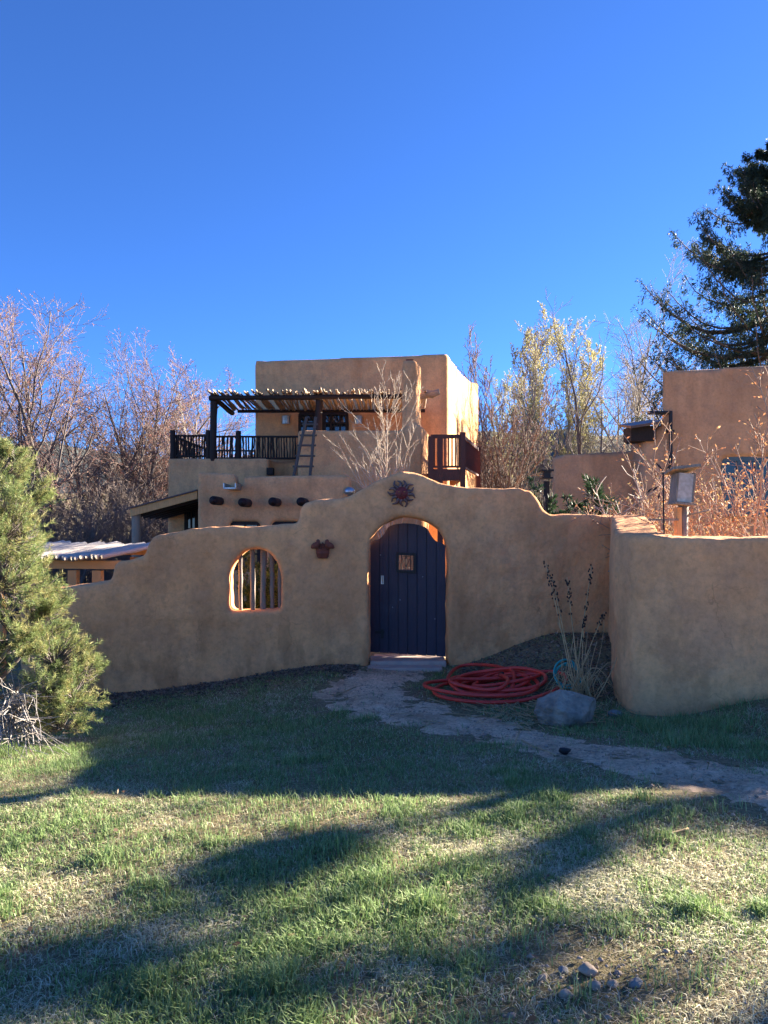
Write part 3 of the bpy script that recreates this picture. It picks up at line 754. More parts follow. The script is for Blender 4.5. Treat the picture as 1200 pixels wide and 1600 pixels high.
# ------------------------------------------------------------------ neighbouring adobe house on the right
nh = thing('adobe_house', 'taller flat roofed brown adobe house behind the bare shrubs', 'house', (10, 20, -1))
DN = 18.0; NM = M['adobe_neighbour']
sol = MB(); sol.prism_xy([(X(1035, DN), DN), (9.9, DN), (10.6, 23), (X(1042, 23), 23)], B0, [Z(579, DN), Z(570, DN) + .05, 5.7, 5.6])
sol.prism_xy(rect(X(1010, DN), X(1040, DN), DN + .15, DN + 1.3), B0, Z(668, DN))
cut = MB(); wx0, wx1 = X(1128, DN), X(1215, DN); recess(cut, wx0, wx1, Z(800, DN), Z(712, DN), DN, .2)
adobe('house_wall', NM, nh, sol, cut, .10, 3, .022)
sol = MB(); sol.prism_xy([(X(863, 19), 19), (X(1060, 19), 19), (X(1060, 23), 23), (X(868, 23), 23)], B0, [Z(711, 19), Z(699, 19), 3.7, 3.6]); adobe('wing_wall', NM, nh, sol, None, .10, 3, .022)
window(wx0, wx1, Z(800, DN), Z(712, DN), DN + .12, 3, 3, mat='bluetrim', parent=nh, fw=.12)
MB().box(((wx0 + wx1) / 2, DN - .05, Z(803, DN)), (wx1 - wx0 + .3, .3, .12)).build('window_sill', M['bluetrim'], nh, bevel=.01)
b = MB(); c = P(1008, 668, DN - .1); b.box(c + Vector((0, .3, .13)), (.78, .9, .06), Matrix.Rotation(math.radians(10), 3, 'X') @ Matrix.Rotation(math.radians(-9), 3, 'Y')); b.build('hood', M['brownmetal'], nh)
b = MB(); b.box(c + Vector((.02, .45, -.12)), (.6, .6, .36)); b.build('hood_box', M['darkwood'], nh)
b = MB(); b.tube([P(1012, 645, DN - .12), P(1048, 645, DN - .12)], .045, 8); b.tube([P(1048, 642, DN - .12), P(1048, 735, DN - .12)], .045, 8); b.box(P(1047.5, 674, DN - .1), (.16, .1, .06))
b.build('drain_pipe', M['iron'], nh)
lp = thing('lamp_post', 'black lamp post beside the low wing of the brown house', 'lamp', (X(853, 17.5), 17.5, G(X(853, 17.5), 17.5)))
x = X(854, 17.5); MB().tube([(x, 17.5, G(x, 17.5)), (x, 17.5, Z(752, 17.5))], .07, 8).build('post', M['darkwood'], lp)
b = MB(); b.box((x, 17.5, Z(747, 17.5)), (.26, .26, .04)); b.box((x, 17.5, Z(741, 17.5)), (.16, .16, .14)); b.box((x, 17.5, Z(735.5, 17.5)), (.28, .28, .04)); b.build('lantern', M['iron'], lp)

# ------------------------------------------------------------------ trees: vectorised branching
def unit(v): return v / np.maximum(np.linalg.norm(v, axis=-1, keepdims=True), 1e-9)
def sprout(pts, rad, m, t0, t1, ang, lenr, n, up, wander, rr, rng, shrink=.45, rmin=.004):
    Bn, Nn, _ = pts.shape; seg = np.diff(pts, axis=1); L = np.linalg.norm(seg, axis=2).sum(1)
    t = (np.arange(m)[None] + rng.uniform(0, 1, (Bn, m))) / m * (t1 - t0) + t0
    f = t * (Nn - 1); i = np.minimum(f.astype(int), Nn - 2); fr = (f - i)[..., None]; bi = np.arange(Bn)[:, None]
    p = pts[bi, i] * (1 - fr) + pts[bi, i + 1] * fr; d = unit(seg[bi, i]); r = rad[bi, i] * (1 - fr[..., 0]) + rad[bi, i + 1] * fr[..., 0]
    q = rng.normal(size=d.shape); q -= d * (q * d).sum(-1, keepdims=True); q = unit(q)
    a = np.radians(rng.uniform(ang[0], ang[1], (Bn, m)))[..., None]; dr = d * np.cos(a) + q * np.sin(a)
    l = L[:, None] * lenr * rng.uniform(.65, 1.25, (Bn, m)) * (1 - shrink * t)
    out = [p]
    for k in range(n - 1):
        dr = unit(dr + rng.normal(size=dr.shape) * wander + np.array([0, 0, up])); p = p + dr * (l / (n - 1))[..., None]; out.append(p)
    P_ = np.stack(out, 2).reshape(Bn * m, n, 3); r0 = np.maximum(r * rr, rmin).reshape(-1)
    return P_, np.maximum(r0[:, None] * np.linspace(1, .35, n)[None], rmin * .8)
def tubes(pts, rad, sides):
    Bn, n, _ = pts.shape; t = np.empty_like(pts); t[:, 1:-1] = pts[:, 2:] - pts[:, :-2]; t[:, 0] = pts[:, 1] - pts[:, 0]; t[:, -1] = pts[:, -1] - pts[:, -2]; t = unit(t)
    ref = np.where(np.abs(t[:, :1, 2:3]) > .9, np.array([1., 0, 0]), np.array([0, 0, 1.])) * np.ones_like(t)
    u_ = unit(np.cross(t, ref)); v_ = np.cross(t, u_); a = np.arange(sides) * 2 * np.pi / sides
    ring = pts[:, :, None] + rad[:, :, None, None] * (u_[:, :, None] * np.cos(a)[None, None, :, None] + v_[:, :, None] * np.sin(a)[None, None, :, None])
    V = ring.reshape(-1, 3); k = np.arange(sides); base = (np.arange(Bn)[:, None, None] * n + np.arange(n - 1)[None, :, None]) * sides
    q = np.stack([base + k, base + (k + 1) % sides, base + sides + (k + 1) % sides, base + sides + k], -1).reshape(-1, 4)
    return V, q
def join(parts):
    V = []; Fq = []; o = 0
    for v, f in parts: V.append(v); Fq.append(f + o); o += len(v)
    return np.concatenate(V), np.concatenate(Fq)
def leaves(pos, dirs, L, W, rng, jitter=.6):
    """one small pointed quad per position"""
    n = len(pos); d = unit(dirs + rng.normal(size=(n, 3)) * jitter); s = unit(np.cross(d, rng.normal(size=(n, 3))))
    L = (L * rng.uniform(.6, 1.3, n))[:, None]; W = (W * rng.uniform(.6, 1.3, n))[:, None]
    V = np.stack([pos, pos + d * L * .5 + s * W * .5, pos + d * L, pos + d * L * .5 - s * W * .5], 1).reshape(-1, 3)
    return V, np.arange(n * 4).reshape(n, 4)
def tints(n, k, palette, rng, var=.25):
    pal = np.array(palette); c = pal[rng.integers(0, len(pal), n)] * rng.uniform(1 - var, 1 + var, (n, 1)); return np.repeat(c, k, 0)
def tips(pts, m, rng, lo=.15):
    Bn, n, _ = pts.shape; t = rng.uniform(lo, 1, (Bn, m)) * (n - 1); i = np.minimum(t.astype(int), n - 2); fr = (t - i)[..., None]; b_ = np.arange(Bn)[:, None]
    p = pts[b_, i] * (1 - fr) + pts[b_, i + 1] * fr; d = unit(pts[b_, i + 1] - pts[b_, i]); return p.reshape(-1, 3), d.reshape(-1, 3)

def bare_tree(seed, H, stems=3, r0=.16, spread=18, buds=None, levels=((6, .5, (25, 50)), (7, .55, (25, 55)), (7, .5, (25, 60))), up=.06, lean=.25, budn=2, budsize=.08, twig_r=.009, t0=.28):
    """returns wood and bud arrays of one leafless tree, base at the origin"""
    rng = np.random.default_rng(seed)
    az = rng.uniform(0, 2 * np.pi, stems); n = 10; p = np.zeros((stems, 3)); p[:, :2] = rng.normal(size=(stems, 2)) * .12 * (stems > 1)
    a = np.radians(rng.uniform(spread * .3, spread, stems)) if stems > 1 else np.radians([rng.uniform(0, 5) if H > 6 else 1.0])
    dr = np.stack([np.cos(az) * np.sin(a), np.sin(az) * np.sin(a), np.cos(a)], 1); out = [p]; L = H * rng.uniform(.72, 1.0, stems) * (1 if stems > 1 else 1.05)
    L[0] = H
    for k in range(n - 1):
        dr = unit(dr + rng.normal(size=dr.shape) * (.07 if stems > 1 else .03 if H > 6 else .012) + np.array([0, 0, .05])); p = p + dr * (L / (n - 1))[:, None]; out.append(p)
    pts = np.stack(out, 1); pts[:, 0, 2] = -.3; rad = r0 * np.linspace(1, .12, n)[None] * rng.uniform(.7, 1, (stems, 1))
    parts = [tubes(pts, rad, 8)]; cur, cr = pts, rad
    for li, (m_, lr, ag) in enumerate(levels):
        last = li == len(levels) - 1
        cur, cr = sprout(cur, cr, m_, t0 if li == 0 else .2, .97, ag, lr, 6 if not last else 3, up, .13, .55, rng, rmin=twig_r)
        parts.append(tubes(cur, cr, 5 if li == 0 else (4 if not last else 3)))
    wood = (join(parts[:2]), join(parts[2:])) if len(parts) > 2 else (join(parts), None)
    bud = None
    if buds: 
        bp, bd = tips(cur, budn, rng); v, f = leaves(bp, bd, budsize, budsize * .55, rng); bud = (v, f, tints(len(bp), 4, buds, rng))
    return wood, bud
def tree_thing(name, label, cat, loc, wood, bud, bark, group=None, crown='buds', scale=1, rz=0):
    th = thing(name, label, cat, loc, group); th.rotation_euler = (0, 0, rz); th.scale = (scale,) * 3
    if isinstance(wood[0], tuple):
        mesh_np('branches', *wood[0], bark, th, smooth=True, world=False)
        if wood[1]: mesh_np('twigs', *wood[1], M['paletwig'] if bark is M['greybark'] else bark, th, smooth=True, world=False)
    else: mesh_np('branches', *wood, bark, th, smooth=True, world=False)
    if bud: mesh_np(crown, bud[0], bud[1], M['leaf'], th, colors=bud[2], world=False)
    return th
def copy_tree(root, loc, rz, scale, label=None):
    c = link(root.copy()); c.location = loc; c.rotation_euler = (0, 0, rz); c.scale = scale if hasattr(scale, '__len__') else (scale,) * 3
    if label: c['label'] = label
    for ch in list(root.children): k = link(ch.copy()); k.parent = c
    return c
def at(px, d): x = X(px, d); return (x, d, G(x, d) - .05)
def height(px, py, d): return Z(py, d) - G(X(px, d), d)

REDBUD = [(.38, .14, .11), (.44, .22, .16), (.28, .10, .09), (.46, .28, .20)]
LV = ((11, .50, (25, 55)), (10, .5, (25, 60)), (9, .5, (25, 60)))
g1 = 'red budded trees behind the porch'
wA = bare_tree(21, 13.8, 4, .26, 26, REDBUD, LV, up=.07)
tA = tree_thing('bare_tree', 'tall bare tree with red buds, the highest crown left of the house', 'tree', at(100, 35), *wA, M['greybark'])
tA.scale = (.90,) * 3
wB = bare_tree(33, 12.8, 4, .24, 30, REDBUD, LV, up=.06)
tB = tree_thing('bare_tree', 'red budded bare tree standing behind the sunlit pine', 'tree', at(-5, 33), *wB, M['greybark'], scale=.74)
copy_tree(tA, at(185, 36), 2.1, .82, 'broad red budded bare tree rising behind the porch roof')
copy_tree(tB, at(150, 41), 4.0, .90, 'bare tree showing between the two tallest red budded crowns')
copy_tree(tB, at(275, 39), 1.1, .88, 'bare tree just left of the roof terrace railing')
wC = bare_tree(45, 10.5, 1, .17, 8, REDBUD, ((16, .30, (20, 40)), (8, .5, (25, 55)), (6, .5, (25, 60))), up=.09)
tree_thing('bare_tree', 'slim upright bare tree with buds beside the roof pergola post', 'tree', at(318, 38), *wC, M['palebark'])
copy_tree(tA, at(385, 44), 5.0, .72, 'bare tree seen under the roof pergola beyond the railing')
copy_tree(tA, at(-70, 36), 3.3, .95, 'bare tree at the outer end of the red budded row')
# brush thicket under the trees
wD = bare_tree(52, 5.2, 12, .07, 34, None, ((7, .5, (20, 50)), (7, .5, (25, 60)), (4, .5, (25, 60))), up=.05, twig_r=.009, t0=.1)
tD = tree_thing('brush', 'grey leafless brush filling the ground below the red budded trees', 'shrub', at(95, 27), *wD, M['twig'], 'brush below the red budded trees')
for px, d, rz, s in ((150, 29, 1, .8), (205, 28, 2, 1.0), (250, 30, 3, 1.15), (60, 30, 4, 1.1), (10, 28, 5, 1.1), (180, 32, 1.6, 1.3), (120, 33, 2.6, 1.3), (235, 34, .4, 1.35), (300, 34, .9, 1.2), (-40, 31, 2.2, 1.2), (30, 35, 4.4, 1.3), (275, 37, 5.5, 1.3)):
    copy_tree(tD, at(px, d), rz, s * .8)
# right hand background
YG = [(.42, .39, .15), (.48, .44, .20), (.36, .34, .13), (.46, .40, .22)]
LP = ((20, .30, (15, 35)), (9, .5, (20, 45)), (7, .5, (20, 50)))
wE = bare_tree(61, 13, 2, .20, 10, YG, LP, up=.12, budn=6, budsize=.10)
hE = height(850, 478, 40)
tE = tree_thing('poplar_tree', 'tall poplar with fresh yellow green leaves right of the house', 'tree', at(848, 40), *wE, M['palebark'], None, 'leaves', hE / 13.4 * .90)
copy_tree(tE, at(893, 43), 2.5, hE / 13.4 * .93, 'second yellow green poplar, shorter, toward the bare cottonwood')
copy_tree(tE, at(812, 46), 1.2, hE / 13.4 * .80, 'low yellow green poplar close to the house corner')
GB_ = [(.40, .36, .22), (.34, .30, .18), (.30, .25, .17)]
wF = bare_tree(72, 14, 3, .24, 20, GB_, LV, up=.08, budn=1, budsize=.06)
hF = height(985, 437, 42)
tF = tree_thing('cottonwood_tree', 'tall pale barked cottonwood, nearly bare, beside the spruce', 'tree', at(962, 42), *wF, M['palebark'], None, 'buds', hF / 14.0 * .80)
copy_tree(tF, at(1035, 46), 2.2, hF / 14.0 * .70, 'bare cottonwood half hidden behind the spruce branches')
wG = bare_tree(81, 12, 2, .22, 16, None, ((6, .55, (25, 50)), (5, .5, (25, 55)), (5, .45, (25, 60))), up=.06, t0=.35)
tree_thing('bare_tree', 'dark limbed sparse bare tree in front of the pale cottonwood', 'tree', at(942, 36), *wG, M['greybark'], None, 'buds', height(942, 470, 36) / 13.6)
wH = bare_tree(90, 6.8, 14, .06, 22, None, ((8, .42, (12, 32)), (6, .5, (15, 40)), (4, .5, (20, 50))), up=.10, twig_r=.009, t0=.12)
tH = tree_thing('upright_shrub', 'dark upright leafless shrub right beside the lit house corner', 'shrub', at(782, 34), *wH, M['greybark'], None, 'buds', height(782, 578, 34) / 6.8)
wI = bare_tree(95, 5, 9, .06, 36, [(.30, .28, .22), (.36, .34, .26), (.25, .22, .18)], ((8, .5, (20, 55)), (8, .5, (25, 60)), (5, .5, (25, 60))), up=.05, twig_r=.008, budn=2, budsize=.06, t0=.1)
tI = tree_thing('brush', 'pale grey budding brush below the poplars and cottonwoods', 'shrub', at(830, 36), *wI, M['palebark'], 'brush below the poplars', 'buds')
for px, d, rz, s in ((770, 42, 1, 1.2), (870, 38, 2, 1.1), (910, 35, 3, .95), (955, 37, 4, 1.1), (1000, 36, 5, 1.1), (800, 39, .5, 1.1), (935, 41, 1.5, 1.35), (1030, 40, 2.5, 1.3), (885, 43, 3.5, 1.4)):
    copy_tree(tI, at(px, d), rz, s)

# ---- young aspen in the courtyard
wJ = bare_tree(107, 4.9, 1, .045, 4, None, ((32, .38, (24, 44)), (6, .42, (18, 36)), (3, .4, (18, 40))), up=.10, twig_r=.0052, t0=.24)
d = 13.5; hA = height(606, 556, d)
asp = tree_thing('young_aspen', 'slender leafless young aspen with pale branches above the gate arch', 'tree', at(606, d), *wJ, M['aspenbark'], None, 'buds', hA / 6.0)

# ---- spruce
def spruce(seed, H, Rb, zlow, dens=11):
    rng = np.random.default_rng(seed); nB = int(H * dens); n = 9
    z = zlow + (H - zlow) * rng.uniform(0, 1, nB) ** 1.1; tier = .62; z = np.minimum(np.round(z / tier) * tier + rng.normal(size=nB) * .07, H - .1); az = rng.uniform(0, 2 * np.pi, nB)
    L = Rb * (1 - (z - zlow) / (H - zlow)) ** .8 * rng.uniform(.62, 1.15, nB) + .25; L = np.minimum(L, rng.uniform(4.0, 5.0, nB))
    s = np.linspace(0, 1, n); pts = np.empty((nB, n, 3)); droop = rng.uniform(.10, .26, nB) * np.clip(1.25 - z / H, .2, 1)
    rr = L[:, None] * s[None]
    pts[..., 0] = np.cos(az)[:, None] * rr; pts[..., 1] = np.sin(az)[:, None] * rr
    pts[..., 2] = z[:, None] - droop[:, None] * L[:, None] * (np.sin(s * 2.6))[None] * 1.2 + .34 * L[:, None] * (s ** 3)[None] + .10 * rr
    pts += rng.normal(size=pts.shape) * .03 * s[None, :, None]
    rad = (.012 + .014 * L)[:, None] * np.linspace(1, .2, n)[None]
    tp = np.zeros((1, 12, 3)); tp[0, :, 2] = np.linspace(-.3, H, 12); tr_ = np.linspace(H * .022, .015, 12)[None]
    wood = join([tubes(tp, tr_, 10), tubes(pts, rad, 4)])
    # side twigs then hanging twiglets, then needles in short shaggy sprays
    tw, trd = sprout(pts, rad, 30, .10, 1.0, (35, 75), .15, 4, -.10, .10, .4, rng, .5, .004)
    tw2, _ = sprout(tw, trd, 4, .15, 1.0, (25, 65), .60, 3, -.75, .10, .5, rng, .3, .003)
    P1, D1 = tips(tw, 13, rng, 0); P2, D2_ = tips(tw2, 11, rng, 0); P3, D3 = tips(pts, 230, rng, .12); P3 = P3 + rng.normal(size=P3.shape) * .035; D3 = D3 * .6 + rng.normal(size=D3.shape) * .5
    pp = np.concatenate([P1, P2, P3]); dd = np.concatenate([D1, D2_, D3]) + np.array([0, 0, -.15])
    v, f = leaves(pp, dd, .15, .036, rng, .26)
    v = v.reshape(-1, 4, 3)[:, [1, 2, 3]].reshape(-1, 3); f = np.arange(len(v)).reshape(-1, 3)     # one triangle per needle spray
    return wood, (v, f, tints(len(pp), 3, [(.030, .050, .030), (.040, .062, .034), (.024, .040, .028), (.05, .066, .038)], rng))
wS = spruce(5, 17.0, 7.4, 4.0, 12)
d = 28; sp = thing('spruce_tree', 'dark green spruce towering behind the brown adobe house', 'tree', at(1212, d))
sp.scale = (1, 1, 1)
mesh_np('trunk', *wS[0], M['greybark'], sp, smooth=True, world=False); mesh_np('crown', wS[1][0], wS[1][1], M['needle'], sp, colors=wS[1][2], world=False)

# ---- small dark conifer and courtyard shrubs
def cone_shrub(seed, H, Rb, pal, n=520, L=.06):
    rng = np.random.default_rng(seed); st = 9; az = np.arange(st) * 2.4; k = 6
    pts = np.zeros((st, k, 3)); s = np.linspace(0, 1, k)
    for i in range(st):
        hh = H * rng.uniform(.55, 1); pts[i, :, 0] = np.cos(az[i]) * Rb * s ** .8 * rng.uniform(.2, .8); pts[i, :, 1] = np.sin(az[i]) * Rb * s ** .8 * rng.uniform(.2, .8); pts[i, :, 2] = hh * s
    rad = .016 * np.linspace(1, .25, k)[None] * np.ones((st, 1))
    tw, tr_ = sprout(pts, rad, 22, .05, 1, (25, 60), .22, 4, .06, .1, .5, rng, .4, .003)
    tw2, tr2 = sprout(tw, tr_, 4, .1, 1, (25, 50), .5, 3, .06, .1, .5, rng, .3, .002)
    pp, dd = tips(tw2, 26, rng, 0); v, f = leaves(pp, dd, L, L * .2, rng, .5)
    return join([tubes(pts, rad, 6), tubes(tw, tr_, 4), tubes(tw2, tr2, 3)]), (v, f, tints(len(pp), 4, pal, rng))
DG = [(.025, .05, .022), (.035, .06, .025), (.02, .04, .02)]
ck = cone_shrub(7, 1.5, .5, DG)
d = 13; th = tree_thing('conifer_shrub', 'small dark green conifer behind the wall near the lamp post', 'shrub', at(874, d), ck[0], None, M['greybark'], None, 'needles', height(882, 752, d) / 1.35)
mesh_np('needles', ck[1][0], ck[1][1], M['needle'], th, colors=ck[1][2], world=False)
YL = [(.20, .22, .04), (.30, .27, .07), (.12, .15, .03), (.07, .10, .03)]
ck2 = cone_shrub(8, 1.7, .7, YL, L=.08)
d = 12.4; th = tree_thing('courtyard_shrub', 'green and yellow shrub seen through the small arched window', 'shrub', at(412, d), ck2[0], None, M['twig'], None, 'leaves')
mesh_np('leaves', ck2[1][0], ck2[1][1], M['leaf'], th, colors=ck2[1][2], world=False)

# ---- bare shrubs with withered leaves behind the right wall
DRY = [(.46, .24, .10), (.38, .16, .075), (.52, .32, .16), (.30, .12, .06)]
GOLD = [(.52, .40, .17), (.46, .34, .13), (.58, .47, .24)]
def leaf_shrub(seed, H, stems, spread, pal, budn, size, lv, up=.03, r0=.02):
    return bare_tree(seed, H, stems, r0, spread, pal, lv, up=up, budn=budn, budsize=size, twig_r=.0045, t0=.12)
sA = leaf_shrub(121, 2.0, 20, 52, GOLD + DRY[:2], 4, .024, ((10, .42, (20, 50)), (5, .4, (25, 60))), .02, .016)
d = 10.9; x = X(1062, d); tree_thing('forsythia_shrub', 'arching bare shrub with tiny golden buds left of the birdhouse', 'shrub', (x, d, G(x, d)), *sA, M['shrubtwig'], None, 'buds', 1.22)
sB = leaf_shrub(131, 2.4, 10, 46, DRY, 3, .032, ((9, .45, (20, 55)), (6, .4, (25, 65))), .04, .016)
d = 9.0; x = X(1160, d); tree_thing('withered_shrub', 'tall bare shrub with withered orange brown leaves right of the birdhouse', 'shrub', (x, d, G(x, d)), *sB, M['shrubtwig'], None, 'leaves', 1.22)
sC = leaf_shrub(140, 2.2, 8, 50, DRY, 4, .034, ((9, .42, (20, 55)), (6, .4, (25, 65))), .04, .015)
d = 9.6; x = X(1235, d); tree_thing('withered_shrub', 'withered leafy shrub against the blue window of the brown house', 'shrub', (x, d, G(x, d)), *sC, M['shrubtwig'], None, 'leaves')
sD = leaf_shrub(144, 1.0, 9, 45, None, 0, .03, ((5, .5, (20, 45)), (4, .5, (25, 50))), .05, .012)
d = 11.6; x = X(958, d); tree_thing('dead_shrub', 'small bleached dead shrub poking above the wall corner', 'shrub', (x, d, G(x, d)), *sD, M['deadwood'], None, 'buds', height(958, 772, d) / 1.0)

# ---- birdhouse on a post
d = 7.9; bx = X(1064, d)
bh = thing('birdhouse', 'weathered wooden birdhouse with slanted roof on a split post', 'birdhouse', (bx, d, G(bx, d)))
b = MB(); b.tube([(bx + .03, d + .02, G(bx, d) - .1), (bx + .02, d + .02, 1.3), (bx + .035, d + .02, Z(788, d))], [.055, .05, .05], 10); b.build('post', M['greywood'], bh, smooth=True)
MB().box((bx - .035, d - .005, 1.35), (.05, .09, 1.1)).build('post_board', M['newwood'], bh)
tilt = Matrix.Rotation(math.radians(5), 3, 'Y')
c = Vector((bx - .005, d - .05, Z(763, d))); hgt = (788 - 742) / F * d
b = MB(); b.box(c + Vector((0, .09, 0)), (.19, .02, hgt), tilt); b.box(c + Vector((-.087, .0, 0)), (.018, .18, hgt), tilt); b.box(c + Vector((.087, .0, 0)), (.018, .18, hgt), tilt); b.box(c + Vector((-.01, 0, -hgt / 2 - .012)), (.21, .22, .025), tilt)
b.build('box', M['greywood'], bh, bevel=.003)
MB().box(c + Vector((0, -.075, .0)), (.156, .012, hgt - .01), tilt).build('front_panel', M['panel'], bh)
rt_ = Matrix.Rotation(math.radians(-6), 3, 'Y') @ Matrix.Rotation(math.radians(-8), 3, 'X')
MB().box(c + Vector((-.02, -.03, hgt / 2 + .035)), (.29, .30, .03), rt_).build('roof', M['greywood'], bh, bevel=.003)
MB().box((bx - .20, d - .04, Z(812, d)), (.30, .06, .022)).build('perch_board', M['greywood'], bh)
MB().tube([(bx + .06, d, Z(806, d)), (bx + .22, d - .02, Z(800, d)), (bx + .30, d - .02, Z(797, d))], [.014, .012, .01], 7).build('perch_stick', M['greywood'], bh, smooth=True)
d2 = 7.75; fx = X(1036, d2)
ws = thing('leaf_stake', 'thin black metal garden stake with dark leaf blades beside the birdhouse', 'garden stake', (fx, d2, G(fx, d2)))
MB().tube([(fx + .02, d2, G(fx, d2) - .05), (fx + .015, d2, 1.3), (fx, d2, Z(738, d2))], .008, 6).build('rod', M['iron'], ws)
for (a1, a2, b1, b2) in ((1010, 771, 1020, 762), (1019, 768, 1029, 759), (1028, 782, 1031, 769), (1024, 722, 1036, 735), (1041, 733, 1051, 724), (1060, 733, 1067, 726)):
    p0, p1 = P(a1, a2, d2), P(b1, b2, d2); m_ = (p0 + p1) / 2; dv = (p1 - p0); nv = Vector((-dv.z, 0, dv.x)).normalized() * .012
    b = MB(); b.add([p0, m_ + nv, p1, m_ - nv, m_ + Vector((0, -.006, 0)), m_ + Vector((0, .006, 0))], [(0, 1, 4), (1, 2, 4), (2, 3, 4), (3, 0, 4), (1, 0, 5), (2, 1, 5), (3, 2, 5), (0, 3, 5)]); b.build('leaf_blade', M['iron'], ws)

# ------------------------------------------------------------------ pinyon pine on the left
def pine():
    rng = np.random.default_rng(3); bx_, by_ = -3.75, 6.9; z0 = G(bx_, by_)
    lobes = []   # (px, py, depth, radius)
    for px, py, d_, r_ in ((-30, 770, 6.9, .34), (5, 745, 6.9, .20), (25, 790, 6.7, .24), (0, 850, 6.4, .36), (-80, 850, 6.6, .45), (38, 845, 6.7, .20), (0, 920, 6.2, .34), (40, 925, 6.6, .24), (62, 965, 6.5, .20), (-60, 980, 6.2, .40),
                            (25, 1000, 6.2, .26), (85, 1040, 6.4, .26), (122, 1058, 6.5, .18), (75, 1085, 6.3, .24), (108, 1098, 6.3, .23), (96, 1140, 6.2, .19), (-110, 1100, 6.4, .4), (-150, 950, 6.8, .5), (-140, 800, 7, .45), (-80, 700, 7.0, .30), (-18, 722, 6.95, .16), (18, 712, 6.9, .10),
                            (-90, 900, 7.4, .5), (15, 880, 7.3, .32), (45, 1010, 7.1, .32), (-60, 1080, 7.2, .4), (-170, 1060, 6.8, .5)):
        lobes.append((P(px, py, d_), r_))
    shoots_p = []; shoots_d = []; limbs = []
    axis_ = Vector((bx_, by_, 0))
    for c, r_ in lobes:
        root = Vector((bx_, by_, max(z0 + .15, c.z - .45))); limbs.append((root, c, r_))
        out = np.array(c - Vector((bx_, by_, c.z - .25))); out = out / max(np.linalg.norm(out), .1)
        nC = max(5, int(95 * r_ ** 2)); P0 = []; D0 = []
        for _ in range(nC):      # boughs: each a tapering plume of shoots
            q = unit(rng.normal(size=3)); q[2] = q[2] * .7 + .1; st0 = np.array(c) + q * r_ * .35; dv = unit(q + out * .55 + np.array([0, 0, .35])); Lb = r_ * rng.uniform(.55, .95)
            m_ = int(34 * rng.uniform(.7, 1.2)); t_ = rng.uniform(.1, 1, m_) ** .8; side = rng.normal(size=(m_, 3)) * (.11 * (1.1 - t_) + .012)[:, None] * (Lb / .3)
            P0.append(st0[None] + dv[None] * (t_ * Lb)[:, None] + side); D0.append(unit(dv[None] * .9 + side * 4 + np.array([0, 0, .35]) + rng.normal(size=(m_, 3)) * .18))
        shoots_p.append(np.concatenate(P0)); shoots_d.append(np.concatenate(D0))
    sp_ = np.concatenate(shoots_p); sd = np.concatenate(shoots_d)
    keep = sp_[:, 2] > gz(sp_[:, 0], sp_[:, 1]) + .06; sp_, sd = sp_[keep], sd[keep]; n = len(sp_)
    L = rng.uniform(.06, .13, n)
    # needles: pairs swept forward round each shoot
    k = 26; t_ = rng.uniform(0, 1, (n, k)); base = sp_[:, None] + sd[:, None] * (t_ * L[:, None])[..., None]
    pr = rng.normal(size=(n, k, 3)); pr -= sd[:, None] * (pr * sd[:, None]).sum(-1, keepdims=True); pr = unit(pr)
    nd = unit(sd[:, None] * rng.uniform(.5, 1.1, (n, k, 1)) + pr); ln = rng.uniform(.030, .055, (n, k, 1)); tip = base + nd * ln
    sd2 = unit(np.cross(nd, rng.normal(size=(n, k, 3)))) * .0020
    V = np.stack([base - sd2, base + sd2, tip], 2).reshape(-1, 3); Fq = np.arange(n * k * 3).reshape(-1, 3)
    pal = np.array([(.20, .25, .085), (.26, .29, .105), (.13, .18, .065), (.35, .32, .13)])
    cc = pal[rng.integers(0, 4, n)] * rng.uniform(.8, 1.2, (n, 1)); tn = np.repeat(cc, k * 3, 0)
    # wood
    parts = []
    tp = np.array([[(bx_ + .03 * math.sin(z * 3), by_, z) for z in np.linspace(z0 - .2, 2.5, 10)]]); parts.append(tubes(tp, np.linspace(.11, .02, 10)[None], 10))
    LP_ = []; 
    for a, c, r_ in limbs:
        m1 = a.lerp(c, .5) + Vector((0, 0, -.08)); tt = np.linspace(0, 1, 7)[:, None]
        LP_.append((1 - tt) ** 2 * np.array(a) + 2 * tt * (1 - tt) * np.array(m1) + tt ** 2 * np.array(c))
    LP_ = np.array(LP_); lr = np.linspace(.03, .010, 7)[None] * np.ones((len(LP_), 1)); parts.append(tubes(LP_, lr, 6))
    lim = np.repeat(np.arange(len(lobes)), [len(s) for s in shoots_p])[keep]
    frm = np.array([lobes[i][0] for i in range(len(lobes))])[lim]
    frm = frm + (sp_ - frm) * .25; sel = rng.uniform(0, 1, n) < .5
    tw = np.stack([frm[sel], (frm[sel] + sp_[sel]) / 2 + rng.normal(size=(sel.sum(), 3)) * .02, sp_[sel] + sd[sel] * .05], 1); parts.append(tubes(tw, np.array([[.006, .005, .003]]) * np.ones((sel.sum(), 1)), 3))
    th = thing('pine_tree', 'bushy sunlit pinyon pine at the left edge of the lawn', 'tree', (bx_, by_, z0))
    V0, F0 = join(parts); mesh_np('branches', V0, F0, M['greybark'], th, smooth=True)
    mesh_np('needles', V, Fq, M['needle'], th, colors=tn)
    # bleached dead twigs low down
    st = np.array([[P(px, py, 6.3) + Vector((0, .5, 0)) for _ in range(1)][0] for px, py in ((-30, 1120), (-10, 1130), (-30, 1150), (-20, 1100), (0, 1150))])
    dd = []
